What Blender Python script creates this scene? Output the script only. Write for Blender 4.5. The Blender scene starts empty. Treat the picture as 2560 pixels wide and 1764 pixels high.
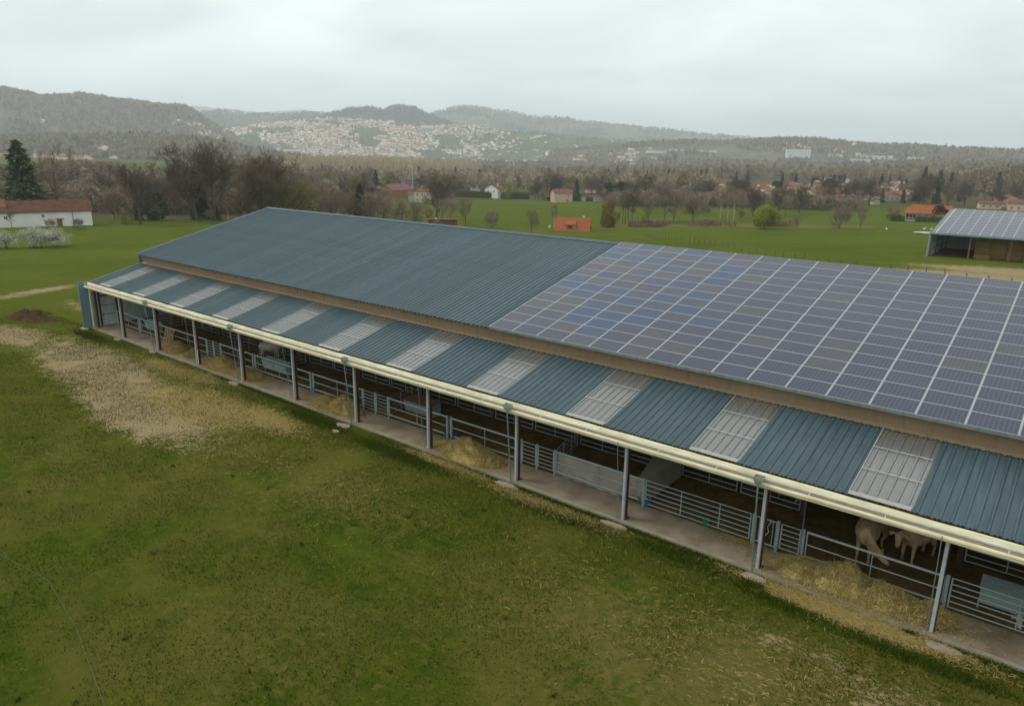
import bpy, math, random
import numpy as np
from mathutils import Vector, Matrix

random.seed(7)
rng = np.random.default_rng(11)
scn = bpy.context.scene
COL = scn.collection
rad = math.radians

# ------------------------------------------------------------------ camera
CX, CY, CZ = 68.114, -25.527, 15.556
YAW, PITCH, ROLL = rad(128.728), rad(15.5), rad(0.838)
fw = Vector((math.cos(YAW) * math.cos(PITCH), math.sin(YAW) * math.cos(PITCH), -math.sin(PITCH)))
rt = Vector((math.sin(YAW), -math.cos(YAW), 0))
up = rt.cross(fw)
rt, up = math.cos(ROLL) * rt + math.sin(ROLL) * up, -math.sin(ROLL) * rt + math.cos(ROLL) * up
cd = bpy.data.cameras.new('camera')
cd.sensor_width = 36.0
cd.lens = 1817.9 / 2560 * 36.0
cd.clip_start = 0.2
cd.clip_end = 40000
cam = bpy.data.objects.new('camera', cd)
M = Matrix((rt, up, -fw)).transposed().to_4x4()
M.translation = (CX, CY, CZ)
cam.matrix_world = M
COL.objects.link(cam)
scn.camera = cam

# ------------------------------------------------------------------ world, sun, exposure
SUN_EL, SUN_AZ = rad(48), rad(205)          # elevation; compass direction the sun stands in, in world XY
w = bpy.data.worlds.new('World')
scn.world = w
w.use_nodes = True
nt = w.node_tree
nt.nodes.clear()
N = nt.nodes.new
out = N('ShaderNodeOutputWorld'); bg = N('ShaderNodeBackground')
bg.inputs['Strength'].default_value = 0.1
sky = N('ShaderNodeTexSky'); sky.sky_type = 'NISHITA'; sky.sun_disc = False
sky.sun_elevation = SUN_EL
sky.sun_rotation = math.pi / 2 - SUN_AZ
tc = N('ShaderNodeTexCoord'); sep = N('ShaderNodeSeparateXYZ')
nt.links.new(tc.outputs['Generated'], sep.inputs[0])
def wm(op, a, b=None, clamp=False):
    n = N('ShaderNodeMath'); n.operation = op; n.use_clamp = clamp
    for i, x in enumerate((a, b)):
        if x is None: continue
        if isinstance(x, (int, float)): n.inputs[i].default_value = x
        else: nt.links.new(x, n.inputs[i])
    return n.outputs[0]
zc = wm('MAXIMUM', sep.outputs[2], 0.0)
zz = wm('ADD', zc, 0.16)
comb = N('ShaderNodeCombineXYZ')
nt.links.new(wm('DIVIDE', sep.outputs[0], zz), comb.inputs[0])
nt.links.new(wm('DIVIDE', sep.outputs[1], zz), comb.inputs[1])
no = N('ShaderNodeTexNoise'); no.inputs['Scale'].default_value = 0.85; no.inputs['Detail'].default_value = 7
no.inputs['Roughness'].default_value = 0.5; no.inputs['Distortion'].default_value = 0.5
nt.links.new(comb.outputs[0], no.inputs['Vector'])
cr = N('ShaderNodeValToRGB')
cr.color_ramp.elements[0].position = 0.36; cr.color_ramp.elements[0].color = (0.785, 0.80, 0.805, 1)
cr.color_ramp.elements[1].position = 0.66; cr.color_ramp.elements[1].color = (1.07, 1.07, 1.06, 1)
nt.links.new(no.outputs[0], cr.inputs[0])
gr = N('ShaderNodeValToRGB')                # overcast: brighter overhead than at the horizon
gr.color_ramp.elements[0].position = 0.0; gr.color_ramp.elements[0].color = (10.5, 11.4, 11.4, 1)
gr.color_ramp.elements[1].position = 0.45; gr.color_ramp.elements[1].color = (12.6, 13.6, 13.5, 1)
nt.links.new(zc, gr.inputs[0])
mul = N('ShaderNodeMix'); mul.data_type = 'RGBA'; mul.blend_type = 'MULTIPLY'; mul.inputs[0].default_value = 1
nt.links.new(gr.outputs[0], mul.inputs[6]); nt.links.new(cr.outputs[0], mul.inputs[7])
mx = N('ShaderNodeMix'); mx.data_type = 'RGBA'; mx.inputs[0].default_value = 0.93
nt.links.new(sky.outputs[0], mx.inputs[6]); nt.links.new(mul.outputs[2], mx.inputs[7])
nt.links.new(mx.outputs[2], bg.inputs[0]); nt.links.new(bg.outputs[0], out.inputs[0])

sl = bpy.data.lights.new('sun', 'SUN'); sl.energy = 1.4; sl.angle = rad(16); sl.color = (1, 0.93, 0.82)
so = bpy.data.objects.new('sun', sl); COL.objects.link(so)
sd = Vector((math.cos(SUN_AZ) * math.cos(SUN_EL), math.sin(SUN_AZ) * math.cos(SUN_EL), math.sin(SUN_EL)))
so.rotation_euler = sd.to_track_quat('Z', 'Y').to_euler()
so.location = (0, -60, 80)

vs = scn.view_settings
vs.view_transform = 'Standard'; vs.look = 'None'; vs.exposure = 0.0; vs.gamma = 1.0
vs.use_curve_mapping = False
scn.cycles.max_bounces = 8
scn.cycles.diffuse_bounces = 3
scn.cycles.volume_bounces = 1
scn.cycles.transparent_max_bounces = 16
scn.cycles.use_denoising = True

# ------------------------------------------------------------------ materials
MATS = {}
def node_mat(name):
    m = bpy.data.materials.new(name); m.use_nodes = True
    t = m.node_tree; t.nodes.clear()
    o = t.nodes.new('ShaderNodeOutputMaterial'); p = t.nodes.new('ShaderNodeBsdfPrincipled')
    t.links.new(p.outputs[0], o.inputs[0])
    MATS[name] = m
    return m, t, p, o
def nz(t, scale, detail=4, rough=0.55, coord='Object', stretch=None, dist=0.0):
    c = t.nodes.new('ShaderNodeTexCoord')
    n = t.nodes.new('ShaderNodeTexNoise')
    n.inputs['Scale'].default_value = scale; n.inputs['Detail'].default_value = detail
    n.inputs['Roughness'].default_value = rough; n.inputs['Distortion'].default_value = dist
    src = c.outputs[coord]
    if coord == 'World':
        pass
    if stretch:
        mp = t.nodes.new('ShaderNodeMapping'); mp.inputs['Scale'].default_value = stretch
        t.links.new(src, mp.inputs[0]); src = mp.outputs[0]
    t.links.new(src, n.inputs['Vector'])
    return n.outputs[0]
def ramp(t, fac, a, b, ca=(0, 0, 0, 1), cb=(1, 1, 1, 1)):
    r = t.nodes.new('ShaderNodeValToRGB')
    r.color_ramp.elements[0].position = a; r.color_ramp.elements[0].color = ca
    r.color_ramp.elements[1].position = b; r.color_ramp.elements[1].color = cb
    t.links.new(fac, r.inputs[0])
    return r.outputs[0]
def mixc(t, fac, a, b, mode='MIX'):
    n = t.nodes.new('ShaderNodeMix'); n.data_type = 'RGBA'; n.blend_type = mode
    for k, x in ((0, fac), (6, a), (7, b)):
        if isinstance(x, (int, float)): n.inputs[k].default_value = x
        elif isinstance(x, (tuple, list)): n.inputs[k].default_value = (*x[:3], 1)
        else: t.links.new(x, n.inputs[k])
    return n.outputs[2]
def mth(t, op, a, b=None, clamp=False):
    n = t.nodes.new('ShaderNodeMath'); n.operation = op; n.use_clamp = clamp
    for i, x in enumerate((a, b)):
        if x is None: continue
        if isinstance(x, (int, float)): n.inputs[i].default_value = x
        else: t.links.new(x, n.inputs[i])
    return n.outputs[0]
def bump(t, p, h, strength, dist):
    b = t.nodes.new('ShaderNodeBump'); b.inputs['Strength'].default_value = strength
    b.inputs['Distance'].default_value = dist
    t.links.new(h, b.inputs['Height']); t.links.new(b.outputs[0], p.inputs['Normal'])
def mat(name, c1, c2=None, scale=3, rough=0.8, metal=0.0, spec=0.3, bmp=0, bdist=0.02, bscale=None, stretch=None, attr=None, rand=0.0, lo=0.35, hi=0.68):
    m, t, p, o = node_mat(name)
    p.inputs['Roughness'].default_value = rough; p.inputs['Metallic'].default_value = metal
    p.inputs['Specular IOR Level'].default_value = 0.04 if (rough >= 0.8 and spec == 0.3) else spec
    col = None
    if c2 is not None:
        col = mixc(t, ramp(t, nz(t, scale, stretch=stretch), lo, hi), c1, c2)
    if attr:
        a = t.nodes.new('ShaderNodeAttribute'); a.attribute_name = attr
        col = mixc(t, 1.0, col if col is not None else c1, a.outputs['Color'], 'MULTIPLY')
    if rand:
        oi = t.nodes.new('ShaderNodeObjectInfo')
        v = t.nodes.new('ShaderNodeHueSaturation')
        t.links.new(mth(t, 'ADD', mth(t, 'MULTIPLY', oi.outputs['Random'], 2 * rand), 1 - rand), v.inputs['Value'])
        if col is None: v.inputs['Color'].default_value = (*c1, 1)
        else: t.links.new(col, v.inputs['Color'])
        col = v.outputs[0]
    if col is None: p.inputs['Base Color'].default_value = (*c1, 1)
    else: t.links.new(col, p.inputs['Base Color'])
    if bmp: bump(t, p, nz(t, bscale or scale * 4, 5, stretch=stretch), bmp, bdist)
    return m

mat('galv', (0.25, 0.32, 0.315), (0.36, 0.42, 0.41), 6, 0.45, 0.35, 0.5)
mat('galv_light', (0.42, 0.48, 0.51), (0.53, 0.58, 0.60), 3, 0.4, 0.3, 0.5)
mat('galv_dark', (0.16, 0.2, 0.2), (0.22, 0.26, 0.26), 5, 0.5, 0.3, 0.5)
mat('red_steel', (0.075, 0.022, 0.018), (0.11, 0.034, 0.026), 4, 0.55)
mat('rust_steel', (0.17, 0.055, 0.032), (0.22, 0.08, 0.05), 4, 0.6)
mat('tan_sheet', (0.31, 0.215, 0.135), (0.255, 0.172, 0.105), 0.8, 0.6, bmp=0.05, stretch=(6, 1, 0.5))
mat('drip_tan', (0.34, 0.245, 0.15), (0.3, 0.21, 0.12), 3, 0.6)
mat('white_sheet', (0.56, 0.62, 0.60), (0.47, 0.53, 0.51), 2, 0.5)
mat('wing_sheet', (0.15, 0.22, 0.23), (0.19, 0.26, 0.27), 2, 0.5)
mat('cream_fabric', (0.72, 0.665, 0.455), (0.56, 0.50, 0.32), 1.4, 0.65, bmp=0.15, bdist=0.01, stretch=(1, 3, 3))
mat('brown_ledge', (0.27, 0.185, 0.115), (0.20, 0.14, 0.085), 4, 0.7)
mat('concrete', (0.285, 0.235, 0.17), (0.165, 0.13, 0.09), 0.7, 0.85, bmp=0.15, bdist=0.01, bscale=20)
mat('concrete_edge', (0.30, 0.265, 0.2), (0.22, 0.2, 0.15), 1.2, 0.9, bmp=0.2, bdist=0.01, bscale=14)
mat('pad_stone', (0.33, 0.26, 0.185), (0.24, 0.185, 0.13), 3, 0.9, bmp=0.3, bdist=0.02, bscale=12)
mat('tarp_grey', (0.30, 0.27, 0.225), (0.235, 0.21, 0.17), 1.3, 0.6, bmp=0.25, bdist=0.04, bscale=3)
mat('hay', (0.40, 0.30, 0.11), (0.28, 0.205, 0.07), 3, 0.95, bmp=0.6, bdist=0.06, bscale=18)
mat('hay_green', (0.41, 0.31, 0.12), (0.28, 0.205, 0.075), 3, 0.95, bmp=0.6, bdist=0.06, bscale=18)
mat('straw_strand', (0.44, 0.325, 0.12), None, 1, 0.9, attr='tint')
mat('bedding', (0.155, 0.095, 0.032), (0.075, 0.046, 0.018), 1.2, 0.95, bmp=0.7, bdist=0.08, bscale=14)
mat('bale', (0.25, 0.165, 0.06), (0.18, 0.115, 0.04), 2, 0.95, bmp=0.5, bdist=0.05, bscale=9, rand=0.12)
mat('dung', (0.05, 0.03, 0.015), (0.085, 0.052, 0.026), 2.5, 0.95, bmp=0.8, bdist=0.08, bscale=6)
mat('wood_pallet', (0.34, 0.22, 0.11), (0.25, 0.15, 0.075), 5, 0.85)
mat('wood_post', (0.16, 0.13, 0.095), (0.1, 0.085, 0.06), 5, 0.9)
mat('feeder_steel', (0.25, 0.33, 0.31), (0.31, 0.38, 0.36), 2, 0.5, 0.2)
mat('brown_board', (0.17, 0.105, 0.06), (0.12, 0.075, 0.045), 3, 0.8)
mat('cow_coat', (0.42, 0.305, 0.17), (0.23, 0.155, 0.08), 2.6, 0.85, bmp=0.25, bdist=0.02, bscale=26)
mat('calf_coat', (0.46, 0.40, 0.32), (0.36, 0.30, 0.23), 4, 0.85, bmp=0.2, bdist=0.02, bscale=26)
mat('nose_pink', (0.28, 0.15, 0.11), None, 1, 0.5)
mat('eye_dark', (0.01, 0.008, 0.006), None, 1, 0.15, spec=0.6)
mat('hoof', (0.03, 0.025, 0.02), None, 1, 0.6)
mat('tag_orange', (0.55, 0.2, 0.02), None, 1, 0.5)
mat('bowl_blue', (0.02, 0.09, 0.22), None, 1, 0.4)
mat('bowl_green', (0.02, 0.14, 0.09), None, 1, 0.4)
mat('plaster_white', (0.72, 0.71, 0.66), (0.62, 0.60, 0.55), 0.35, 0.9, bmp=0.1, bdist=0.01, bscale=4)
mat('plaster_cream', (0.56, 0.48, 0.36), (0.48, 0.40, 0.30), 0.5, 0.9)
mat('plaster_pink', (0.55, 0.39, 0.31), (0.48, 0.33, 0.26), 0.5, 0.9)
mat('plaster_grey', (0.40, 0.38, 0.33), (0.33, 0.31, 0.27), 0.5, 0.9)
mat('timber_orange', (0.27, 0.135, 0.06), (0.21, 0.10, 0.048), 1.5, 0.8)
mat('tile_old', (0.075, 0.034, 0.026), (0.13, 0.062, 0.043), 0.9, 0.9, bmp=0.5, bdist=0.06, bscale=5)
mat('tile_orange', (0.285, 0.096, 0.040), (0.225, 0.076, 0.034), 0.7, 0.85, bmp=0.3, bdist=0.04, bscale=5)
mat('tile_red', (0.25, 0.075, 0.05), (0.19, 0.06, 0.042), 0.7, 0.85, bmp=0.3, bdist=0.04, bscale=5)
mat('tile_brown', (0.17, 0.085, 0.06), (0.13, 0.065, 0.048), 0.7, 0.85, bmp=0.3, bdist=0.04, bscale=5)
mat('metal_maroon', (0.16, 0.05, 0.055), (0.12, 0.04, 0.042), 0.8, 0.6)
mat('slate', (0.17, 0.19, 0.2), (0.13, 0.15, 0.16), 0.8, 0.6)
mat('chimney_brick', (0.40, 0.19, 0.1), (0.3, 0.14, 0.08), 5, 0.9)
mat('pane', (0.03, 0.04, 0.045), None, 1, 0.1, spec=0.6)
mat('frame_white', (0.7, 0.7, 0.66), None, 1, 0.6)
mat('shutter_brown', (0.09, 0.04, 0.03), None, 1, 0.7)
mat('shutter_wood', (0.35, 0.17, 0.03), None, 1, 0.7)
mat('industrial_white', (0.66, 0.68, 0.66), (0.58, 0.6, 0.58), 0.05, 0.7)
mat('industrial_blue', (0.3, 0.38, 0.45), None, 1, 0.6)
mat('van_white', (0.7, 0.72, 0.72), None, 1, 0.3)
mat('tyre', (0.02, 0.02, 0.02), None, 1, 0.8)
mat('dark_green_paint', (0.015, 0.06, 0.035), None, 1, 0.6)
mat('pond_water', (0.03, 0.04, 0.04), None, 1, 0.08, spec=0.6)
mat('mud', (0.17, 0.12, 0.08), (0.11, 0.08, 0.055), 0.8, 0.9, bmp=0.4, bdist=0.05)
mat('feather_white', (0.75, 0.74, 0.7), None, 1, 0.8)
mat('green_wire', (0.07, 0.13, 0.06), None, 1, 0.6)
mat('lamp_grey', (0.5, 0.52, 0.52), None, 1, 0.5)
# vegetation
mat('bark_brown', (0.115, 0.085, 0.06), (0.07, 0.053, 0.04), 2, 0.95)
mat('bark_birch', (0.52, 0.49, 0.43), (0.28, 0.26, 0.22), 1.6, 0.9)
mat('twig_brown', (0.225, 0.172, 0.122), None, 1, 0.95, attr='tint', rand=0.18)
mat('twig_dark', (0.125, 0.092, 0.066), None, 1, 0.95, attr='tint', rand=0.15)
mat('twig_olive', (0.175, 0.15, 0.07), None, 1, 0.95, attr='tint', rand=0.15)
mat('twig_poplar', (0.40, 0.335, 0.225), None, 1, 0.95, attr='tint')
mat('tile_dull', (0.215, 0.105, 0.07), (0.165, 0.082, 0.056), 0.7, 0.85)
mat('twig_pale', (0.30, 0.245, 0.17), None, 1, 0.95, attr='tint', rand=0.15)
mat('leaf_yellowgreen', (0.21, 0.21, 0.03), None, 1, 0.8, attr='tint', rand=0.12)
mat('leaf_willow', (0.25, 0.27, 0.03), None, 1, 0.8, attr='tint')
mat('leaf_gold', (0.21, 0.155, 0.028), None, 1, 0.8, attr='tint')
mat('leaf_dark', (0.035, 0.056, 0.022), None, 1, 0.8, attr='tint', rand=0.2)
mat('needle', (0.042, 0.062, 0.032), None, 1, 0.85, attr='tint', rand=0.2)
mat('needle_cedar', (0.095, 0.11, 0.055), None, 1, 0.85, attr='tint')
mat('hedge_core', (0.05, 0.078, 0.018), None, 1, 0.9)
mat('leaf_hedge', (0.085, 0.13, 0.028), None, 1, 0.85, attr='tint', rand=0.15)
mat('leaf_maroon', (0.085, 0.03, 0.03), None, 1, 0.85, attr='tint')
mat('leaf_purple', (0.16, 0.075, 0.085), None, 1, 0.85, attr='tint')
mat('blossom', (0.50, 0.485, 0.40), None, 1, 0.85, attr='tint')
mat('grass_blade', (0.070, 0.086, 0.010), None, 1, 0.85, attr='tint')
mat('wood_far', (0.105, 0.082, 0.062), None, 1, 0.95, attr='tint')

# blue profiled roof sheet: weathered paint, streaks running down the slope
m, t, p, o = node_mat('blue_sheet')
c0 = mixc(t, ramp(t, nz(t, 1.3, 5, stretch=(5, 0.35, 1)), 0.35, 0.7), (0.040, 0.066, 0.078), (0.076, 0.107, 0.119))
oi = t.nodes.new('ShaderNodeObjectInfo')
hv = t.nodes.new('ShaderNodeHueSaturation')
t.links.new(c0, hv.inputs['Color'])
t.links.new(mth(t, 'ADD', mth(t, 'MULTIPLY', oi.outputs['Random'], 0.20), 0.90), hv.inputs['Value'])
t.links.new(hv.outputs[0], p.inputs['Base Color'])
p.inputs['Roughness'].default_value = 0.45; p.inputs['Specular IOR Level'].default_value = 0.22
# translucent skylight sheet
m, t, p, o = node_mat('skylight')
t.nodes.remove(p)
dif = t.nodes.new('ShaderNodeBsdfDiffuse'); trl = t.nodes.new('ShaderNodeBsdfTranslucent')
trn = t.nodes.new('ShaderNodeBsdfTransparent'); gls = t.nodes.new('ShaderNodeBsdfGlossy')
sc = ramp(t, nz(t, 1.6, 5, stretch=(4, 0.5, 1)), 0.3, 0.75, (0.34, 0.34, 0.325, 1), (0.43, 0.43, 0.415, 1))
sxyz = t.nodes.new('ShaderNodeSeparateXYZ'); tcs = t.nodes.new('ShaderNodeTexCoord'); t.links.new(tcs.outputs['Object'], sxyz.inputs[0])
dirt = ramp(t, mth(t, 'ADD', mth(t, 'DIVIDE', sxyz.outputs[1], 4.7), mth(t, 'MULTIPLY', mth(t, 'SUBTRACT', nz(t, 1.2, 3, stretch=(3, .5, 1)), .5), .3)), .62, 1.0)
sc = mixc(t, mth(t, 'MULTIPLY', dirt, .5), sc, (.18, .15, .10))
t.links.new(sc, dif.inputs[0]); t.links.new(sc, trl.inputs[0])
trn.inputs[0].default_value = (0.78, 0.78, 0.75, 1)
gls.inputs['Roughness'].default_value = 0.22
m1 = t.nodes.new('ShaderNodeMixShader'); m1.inputs[0].default_value = 0.35
t.links.new(dif.outputs[0], m1.inputs[1]); t.links.new(trl.outputs[0], m1.inputs[2])
m2 = t.nodes.new('ShaderNodeMixShader'); m2.inputs[0].default_value = 0.42
t.links.new(m1.outputs[0], m2.inputs[1]); t.links.new(trn.outputs[0], m2.inputs[2])
m3 = t.nodes.new('ShaderNodeMixShader'); fr = t.nodes.new('ShaderNodeFresnel'); fr.inputs[0].default_value = 2.0
t.links.new(fr.outputs[0], m3.inputs[0]); t.links.new(m2.outputs[0], m3.inputs[1]); t.links.new(gls.outputs[0], m3.inputs[2])
t.links.new(m3.outputs[0], o.inputs[0])
mat('seam_band', (0.38, 0.38, 0.36), (0.29, 0.29, 0.27), 4, 0.6)
mat('lap_band', (0.44, 0.445, 0.425), (0.35, 0.36, 0.34), 4, 0.6)
mat('foot_band', (0.32, 0.32, 0.30), (0.25, 0.25, 0.23), 4, 0.6)
mat('dirty_band', (0.20, 0.17, 0.115), (0.28, 0.26, 0.2), 3, 0.7)
# photovoltaic laminate: cell grid in the panel's own coordinates
def pv_mat(name, ca, cb, line):
    m, t, p, o = node_mat(name)
    c = t.nodes.new('ShaderNodeTexCoord'); s = t.nodes.new('ShaderNodeSeparateXYZ')
    t.links.new(c.outputs['Object'], s.inputs[0])
    lx = mth(t, 'LESS_THAN', mth(t, 'FRACT', mth(t, 'MULTIPLY', mth(t, 'ADD', s.outputs[0], 10 * 0.154), 1 / 0.154)), 0.085)
    ly = mth(t, 'LESS_THAN', mth(t, 'FRACT', mth(t, 'MULTIPLY', mth(t, 'ADD', s.outputs[1], 10 * 0.155), 1 / 0.155)), 0.085)
    ln = mth(t, 'MAXIMUM', lx, ly)
    oi = t.nodes.new('ShaderNodeObjectInfo')
    b = mixc(t, oi.outputs['Random'], ca, cb)
    g = mixc(t, ramp(t, nz(t, 0.9, 3), 0.3, 0.7), b, tuple(x * 1.25 for x in ca))
    t.links.new(mixc(t, ln, g, line), p.inputs['Base Color'])
    p.inputs['Roughness'].default_value = 0.22; p.inputs['IOR'].default_value = 1.5
    p.inputs['Specular IOR Level'].default_value = 0.21
pv_mat('pv_grey', (0.034, 0.034, 0.058), (0.046, 0.044, 0.066), (0.12, 0.125, 0.155))
pv_mat('pv_blue', (0.024, 0.040, 0.090), (0.034, 0.048, 0.088), (0.10, 0.12, 0.165))
pv_mat('pv_brown', (0.045, 0.043, 0.056), (0.056, 0.052, 0.060), (0.12, 0.12, 0.14))
mat('pv_frame', (0.43, 0.45, 0.45), None, 1, 0.35, 0.4, 0.5)
mat('pv_frame_dark', (0.30, 0.32, 0.35), None, 1, 0.45, 0.3, 0.5)

# ------------------------------------------------------------------ mesh helpers
class MB:
    def __init__(s): s.v = []; s.f = []; s.m = []
    def add(s, vs, fs, mi=0):
        k = len(s.v); s.v += [tuple(x) for x in vs]
        s.f += [tuple(i + k for i in f) for f in fs]; s.m += [mi] * len(fs)
    def box(s, x0, x1, y0, y1, z0, z1, mi=0):
        s.add([(x0, y0, z0), (x1, y0, z0), (x1, y1, z0), (x0, y1, z0), (x0, y0, z1), (x1, y0, z1), (x1, y1, z1), (x0, y1, z1)],
              [(3, 2, 1, 0), (4, 5, 6, 7), (0, 1, 5, 4), (1, 2, 6, 5), (2, 3, 7, 6), (3, 0, 4, 7)], mi)
    def hull8(s, b, tp, mi=0):        # bottom 4 points, top 4 points
        s.add(list(b) + list(tp), [(3, 2, 1, 0), (4, 5, 6, 7), (0, 1, 5, 4), (1, 2, 6, 5), (2, 3, 7, 6), (3, 0, 4, 7)], mi)
    def bar(s, p, q, wx, wz, mi=0):   # rectangular bar between two points
        p = Vector(p); q = Vector(q); d = (q - p).normalized()
        a = d.cross(Vector((0, 0, 1)))
        if a.length < 1e-3: a = Vector((1, 0, 0))
        a.normalize(); b = a.cross(d)
        a = a * wx / 2; b = b * wz / 2
        s.hull8([p - a - b, p + a - b, p + a + b, p - a + b], [q - a - b, q + a - b, q + a + b, q - a + b], mi)
    def tube(s, p, q, r0, r1=None, n=6, mi=0, cap=True):
        r1 = r0 if r1 is None else r1
        p = Vector(p); q = Vector(q); d = q - p
        if d.length < 1e-6: return
        d.normalize()
        a = d.orthogonal().normalized(); b = d.cross(a)
        vs = []
        for c, r in ((p, r0), (q, r1)):
            for i in range(n):
                th = 2 * math.pi * i / n
                vs.append(c + a * math.cos(th) * r + b * math.sin(th) * r)
        fs = [(i, (i + 1) % n, n + (i + 1) % n, n + i) for i in range(n)]
        if cap: fs += [tuple(range(n - 1, -1, -1)), tuple(range(n, 2 * n))]
        s.add(vs, fs, mi)
    def prism(s, poly, axis, a, b, mi=0):     # poly: list of 2D points; extruded on axis 'x' or 'y' from a to b
        n = len(poly)
        def P(u, v, w): return (w, u, v) if axis == 'x' else (u, w, v) if axis == 'y' else (u, v, w)
        vs = [P(u, v, a) for u, v in poly] + [P(u, v, b) for u, v in poly]
        s.add(vs, [(i, (i + 1) % n, n + (i + 1) % n, n + i) for i in range(n)] + [tuple(range(n - 1, -1, -1)), tuple(range(n, 2 * n))], mi)
    def grid(s, P, mi=0):             # P: 2D list of points
        r, c = len(P), len(P[0])
        s.add([p for row in P for p in row], [(i * c + j, i * c + j + 1, (i + 1) * c + j + 1, (i + 1) * c + j) for i in range(r - 1) for j in range(c - 1)], mi)
    def mesh(s, name, mats, smooth=False):
        me = bpy.data.meshes.new(name)
        me.from_pydata(s.v, [], s.f)
        for x in (mats if isinstance(mats, (list, tuple)) else [mats]): me.materials.append(MATS[x])
        if any(s.m): me.polygons.foreach_set('material_index', s.m)
        if smooth: me.polygons.foreach_set('use_smooth', [True] * len(s.f))
        me.update()
        return me
def np_mesh(name, V, F, mats, col=None, colname='tint', smooth=False, mi=None):
    V = np.asarray(V, np.float32); F = np.asarray(F, np.int32)
    me = bpy.data.meshes.new(name)
    me.vertices.add(len(V)); me.vertices.foreach_set('co', V.ravel())
    k = F.shape[1]
    me.loops.add(F.size); me.loops.foreach_set('vertex_index', F.ravel())
    me.polygons.add(len(F))
    me.polygons.foreach_set('loop_start', np.arange(0, F.size, k, dtype=np.int32))
    me.polygons.foreach_set('loop_total', np.full(len(F), k, np.int32))
    for x in (mats if isinstance(mats, (list, tuple)) else [mats]): me.materials.append(MATS[x])
    if mi is not None: me.polygons.foreach_set('material_index', np.asarray(mi, np.int32))
    if smooth: me.polygons.foreach_set('use_smooth', np.ones(len(F), bool))
    if col is not None:
        a = me.attributes.new(colname, 'FLOAT_COLOR', 'POINT')
        c = np.ones((len(V), 4), np.float32); c[:, :3] = np.asarray(col, np.float32).reshape(len(V), -1)
        a.data.foreach_set('color', c.ravel())
    me.update(); me.validate()
    return me
def ob(name, me, parent=None, loc=(0, 0, 0), rot=(0, 0, 0), scale=None, label=None, cat=None, group=None, kind=None):
    o = bpy.data.objects.new(name, me); COL.objects.link(o)
    o.location = loc; o.rotation_euler = rot
    if scale: o.scale = scale
    if parent is not None: o.parent = parent
    if label: o['label'] = label
    if cat: o['category'] = cat
    if group: o['group'] = group
    if kind: o['kind'] = kind
    return o
_o1 = ['', 'first', 'second', 'third', 'fourth', 'fifth', 'sixth', 'seventh', 'eighth', 'ninth', 'tenth', 'eleventh', 'twelfth', 'thirteenth', 'fourteenth', 'fifteenth', 'sixteenth', 'seventeenth', 'eighteenth', 'nineteenth']
_t1 = {20: 'twent', 30: 'thirt', 40: 'fort', 50: 'fift', 60: 'sixt', 70: 'sevent', 80: 'eight', 90: 'ninet'}
def ordinal(n):
    if n < 20: return _o1[n]
    d, u = n // 10 * 10, n % 10
    return _t1[d] + ('ieth' if u == 0 else 'y-' + _o1[u])
def thing(name, label, cat, loc=(0, 0, 0), rz=0, group=None):
    o = ob(name, None, None, loc, (0, 0, rz), None, label, cat, group)
    o.empty_display_size = 0.5
    return o
def copy_tree(o, parent=None):
    c = o.copy(); COL.objects.link(c); c.parent = parent
    for ch in list(o.children): copy_tree(ch, c)
    return c
ORD = ['first', 'second', 'third', 'fourth', 'fifth', 'sixth', 'seventh', 'eighth', 'ninth', 'tenth', 'eleventh', 'twelfth', 'thirteenth', 'fourteenth',
       'fifteenth', 'sixteenth', 'seventeenth', 'eighteenth', 'nineteenth', 'twentieth', 'twenty-first', 'twenty-second', 'twenty-third', 'twenty-fourth', 'twenty-fifth', 'twenty-sixth', 'twenty-seventh', 'twenty-eighth', 'twenty-ninth', 'thirtieth']
# value noise for shaping ground and heaps
_perm = rng.random((64, 64))
def vn(x, y):
    x = np.asarray(x, float); y = np.asarray(y, float)
    xi = np.floor(x).astype(int); yi = np.floor(y).astype(int); fx = x - xi; fy = y - yi
    fx = fx * fx * (3 - 2 * fx); fy = fy * fy * (3 - 2 * fy)
    g = lambda a, b: _perm[a % 64, b % 64]
    return (g(xi, yi) * (1 - fx) + g(xi + 1, yi) * fx) * (1 - fy) + (g(xi, yi + 1) * (1 - fx) + g(xi + 1, yi + 1) * fx) * fy
def fbm(x, y, o=4):
    s = 0; a = 0.5
    for i in range(o):
        s = s + a * vn(x * 2 ** i + 17.3 * i, y * 2 ** i + 9.1 * i); a *= 0.5
    return s
# ------------------------------------------------------------------ terrain
TD = np.array([60, 80, 120, 170, 230, 300, 420, 600, 900, 1500, 2500, 3500, 6000.])
TA = np.array([-34, -19, 0, 19, 34.])
TZ = np.array([[0, 0, -1.5, -3, -5, -7, -8, -9, -8, -6, -2, 0, 0],
    [0, 0, -1.5, -3.5, -7, -9, -11, -14, -16, -18, -20, -20, -20],
    [0, 0, -1.5, -5, -10, -12, -13.5, -17, -21, -24, -25, -25, -25],
    [0, 0, -1, -3, -8, -10.5, -12, -14, -17, -15, -10, -5, 0],
    [0, -.1, -.8, -2, -6, -9, -10, -11, -11, -6, 0, 5, 5.]])
def polar(x, y):
    dx = np.asarray(x, float) - CX; dy = np.asarray(y, float) - CY
    D = np.hypot(dx, dy)
    a = np.degrees((YAW - np.arctan2(dy, dx) + np.pi) % (2 * np.pi) - np.pi)
    return D, a
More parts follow.
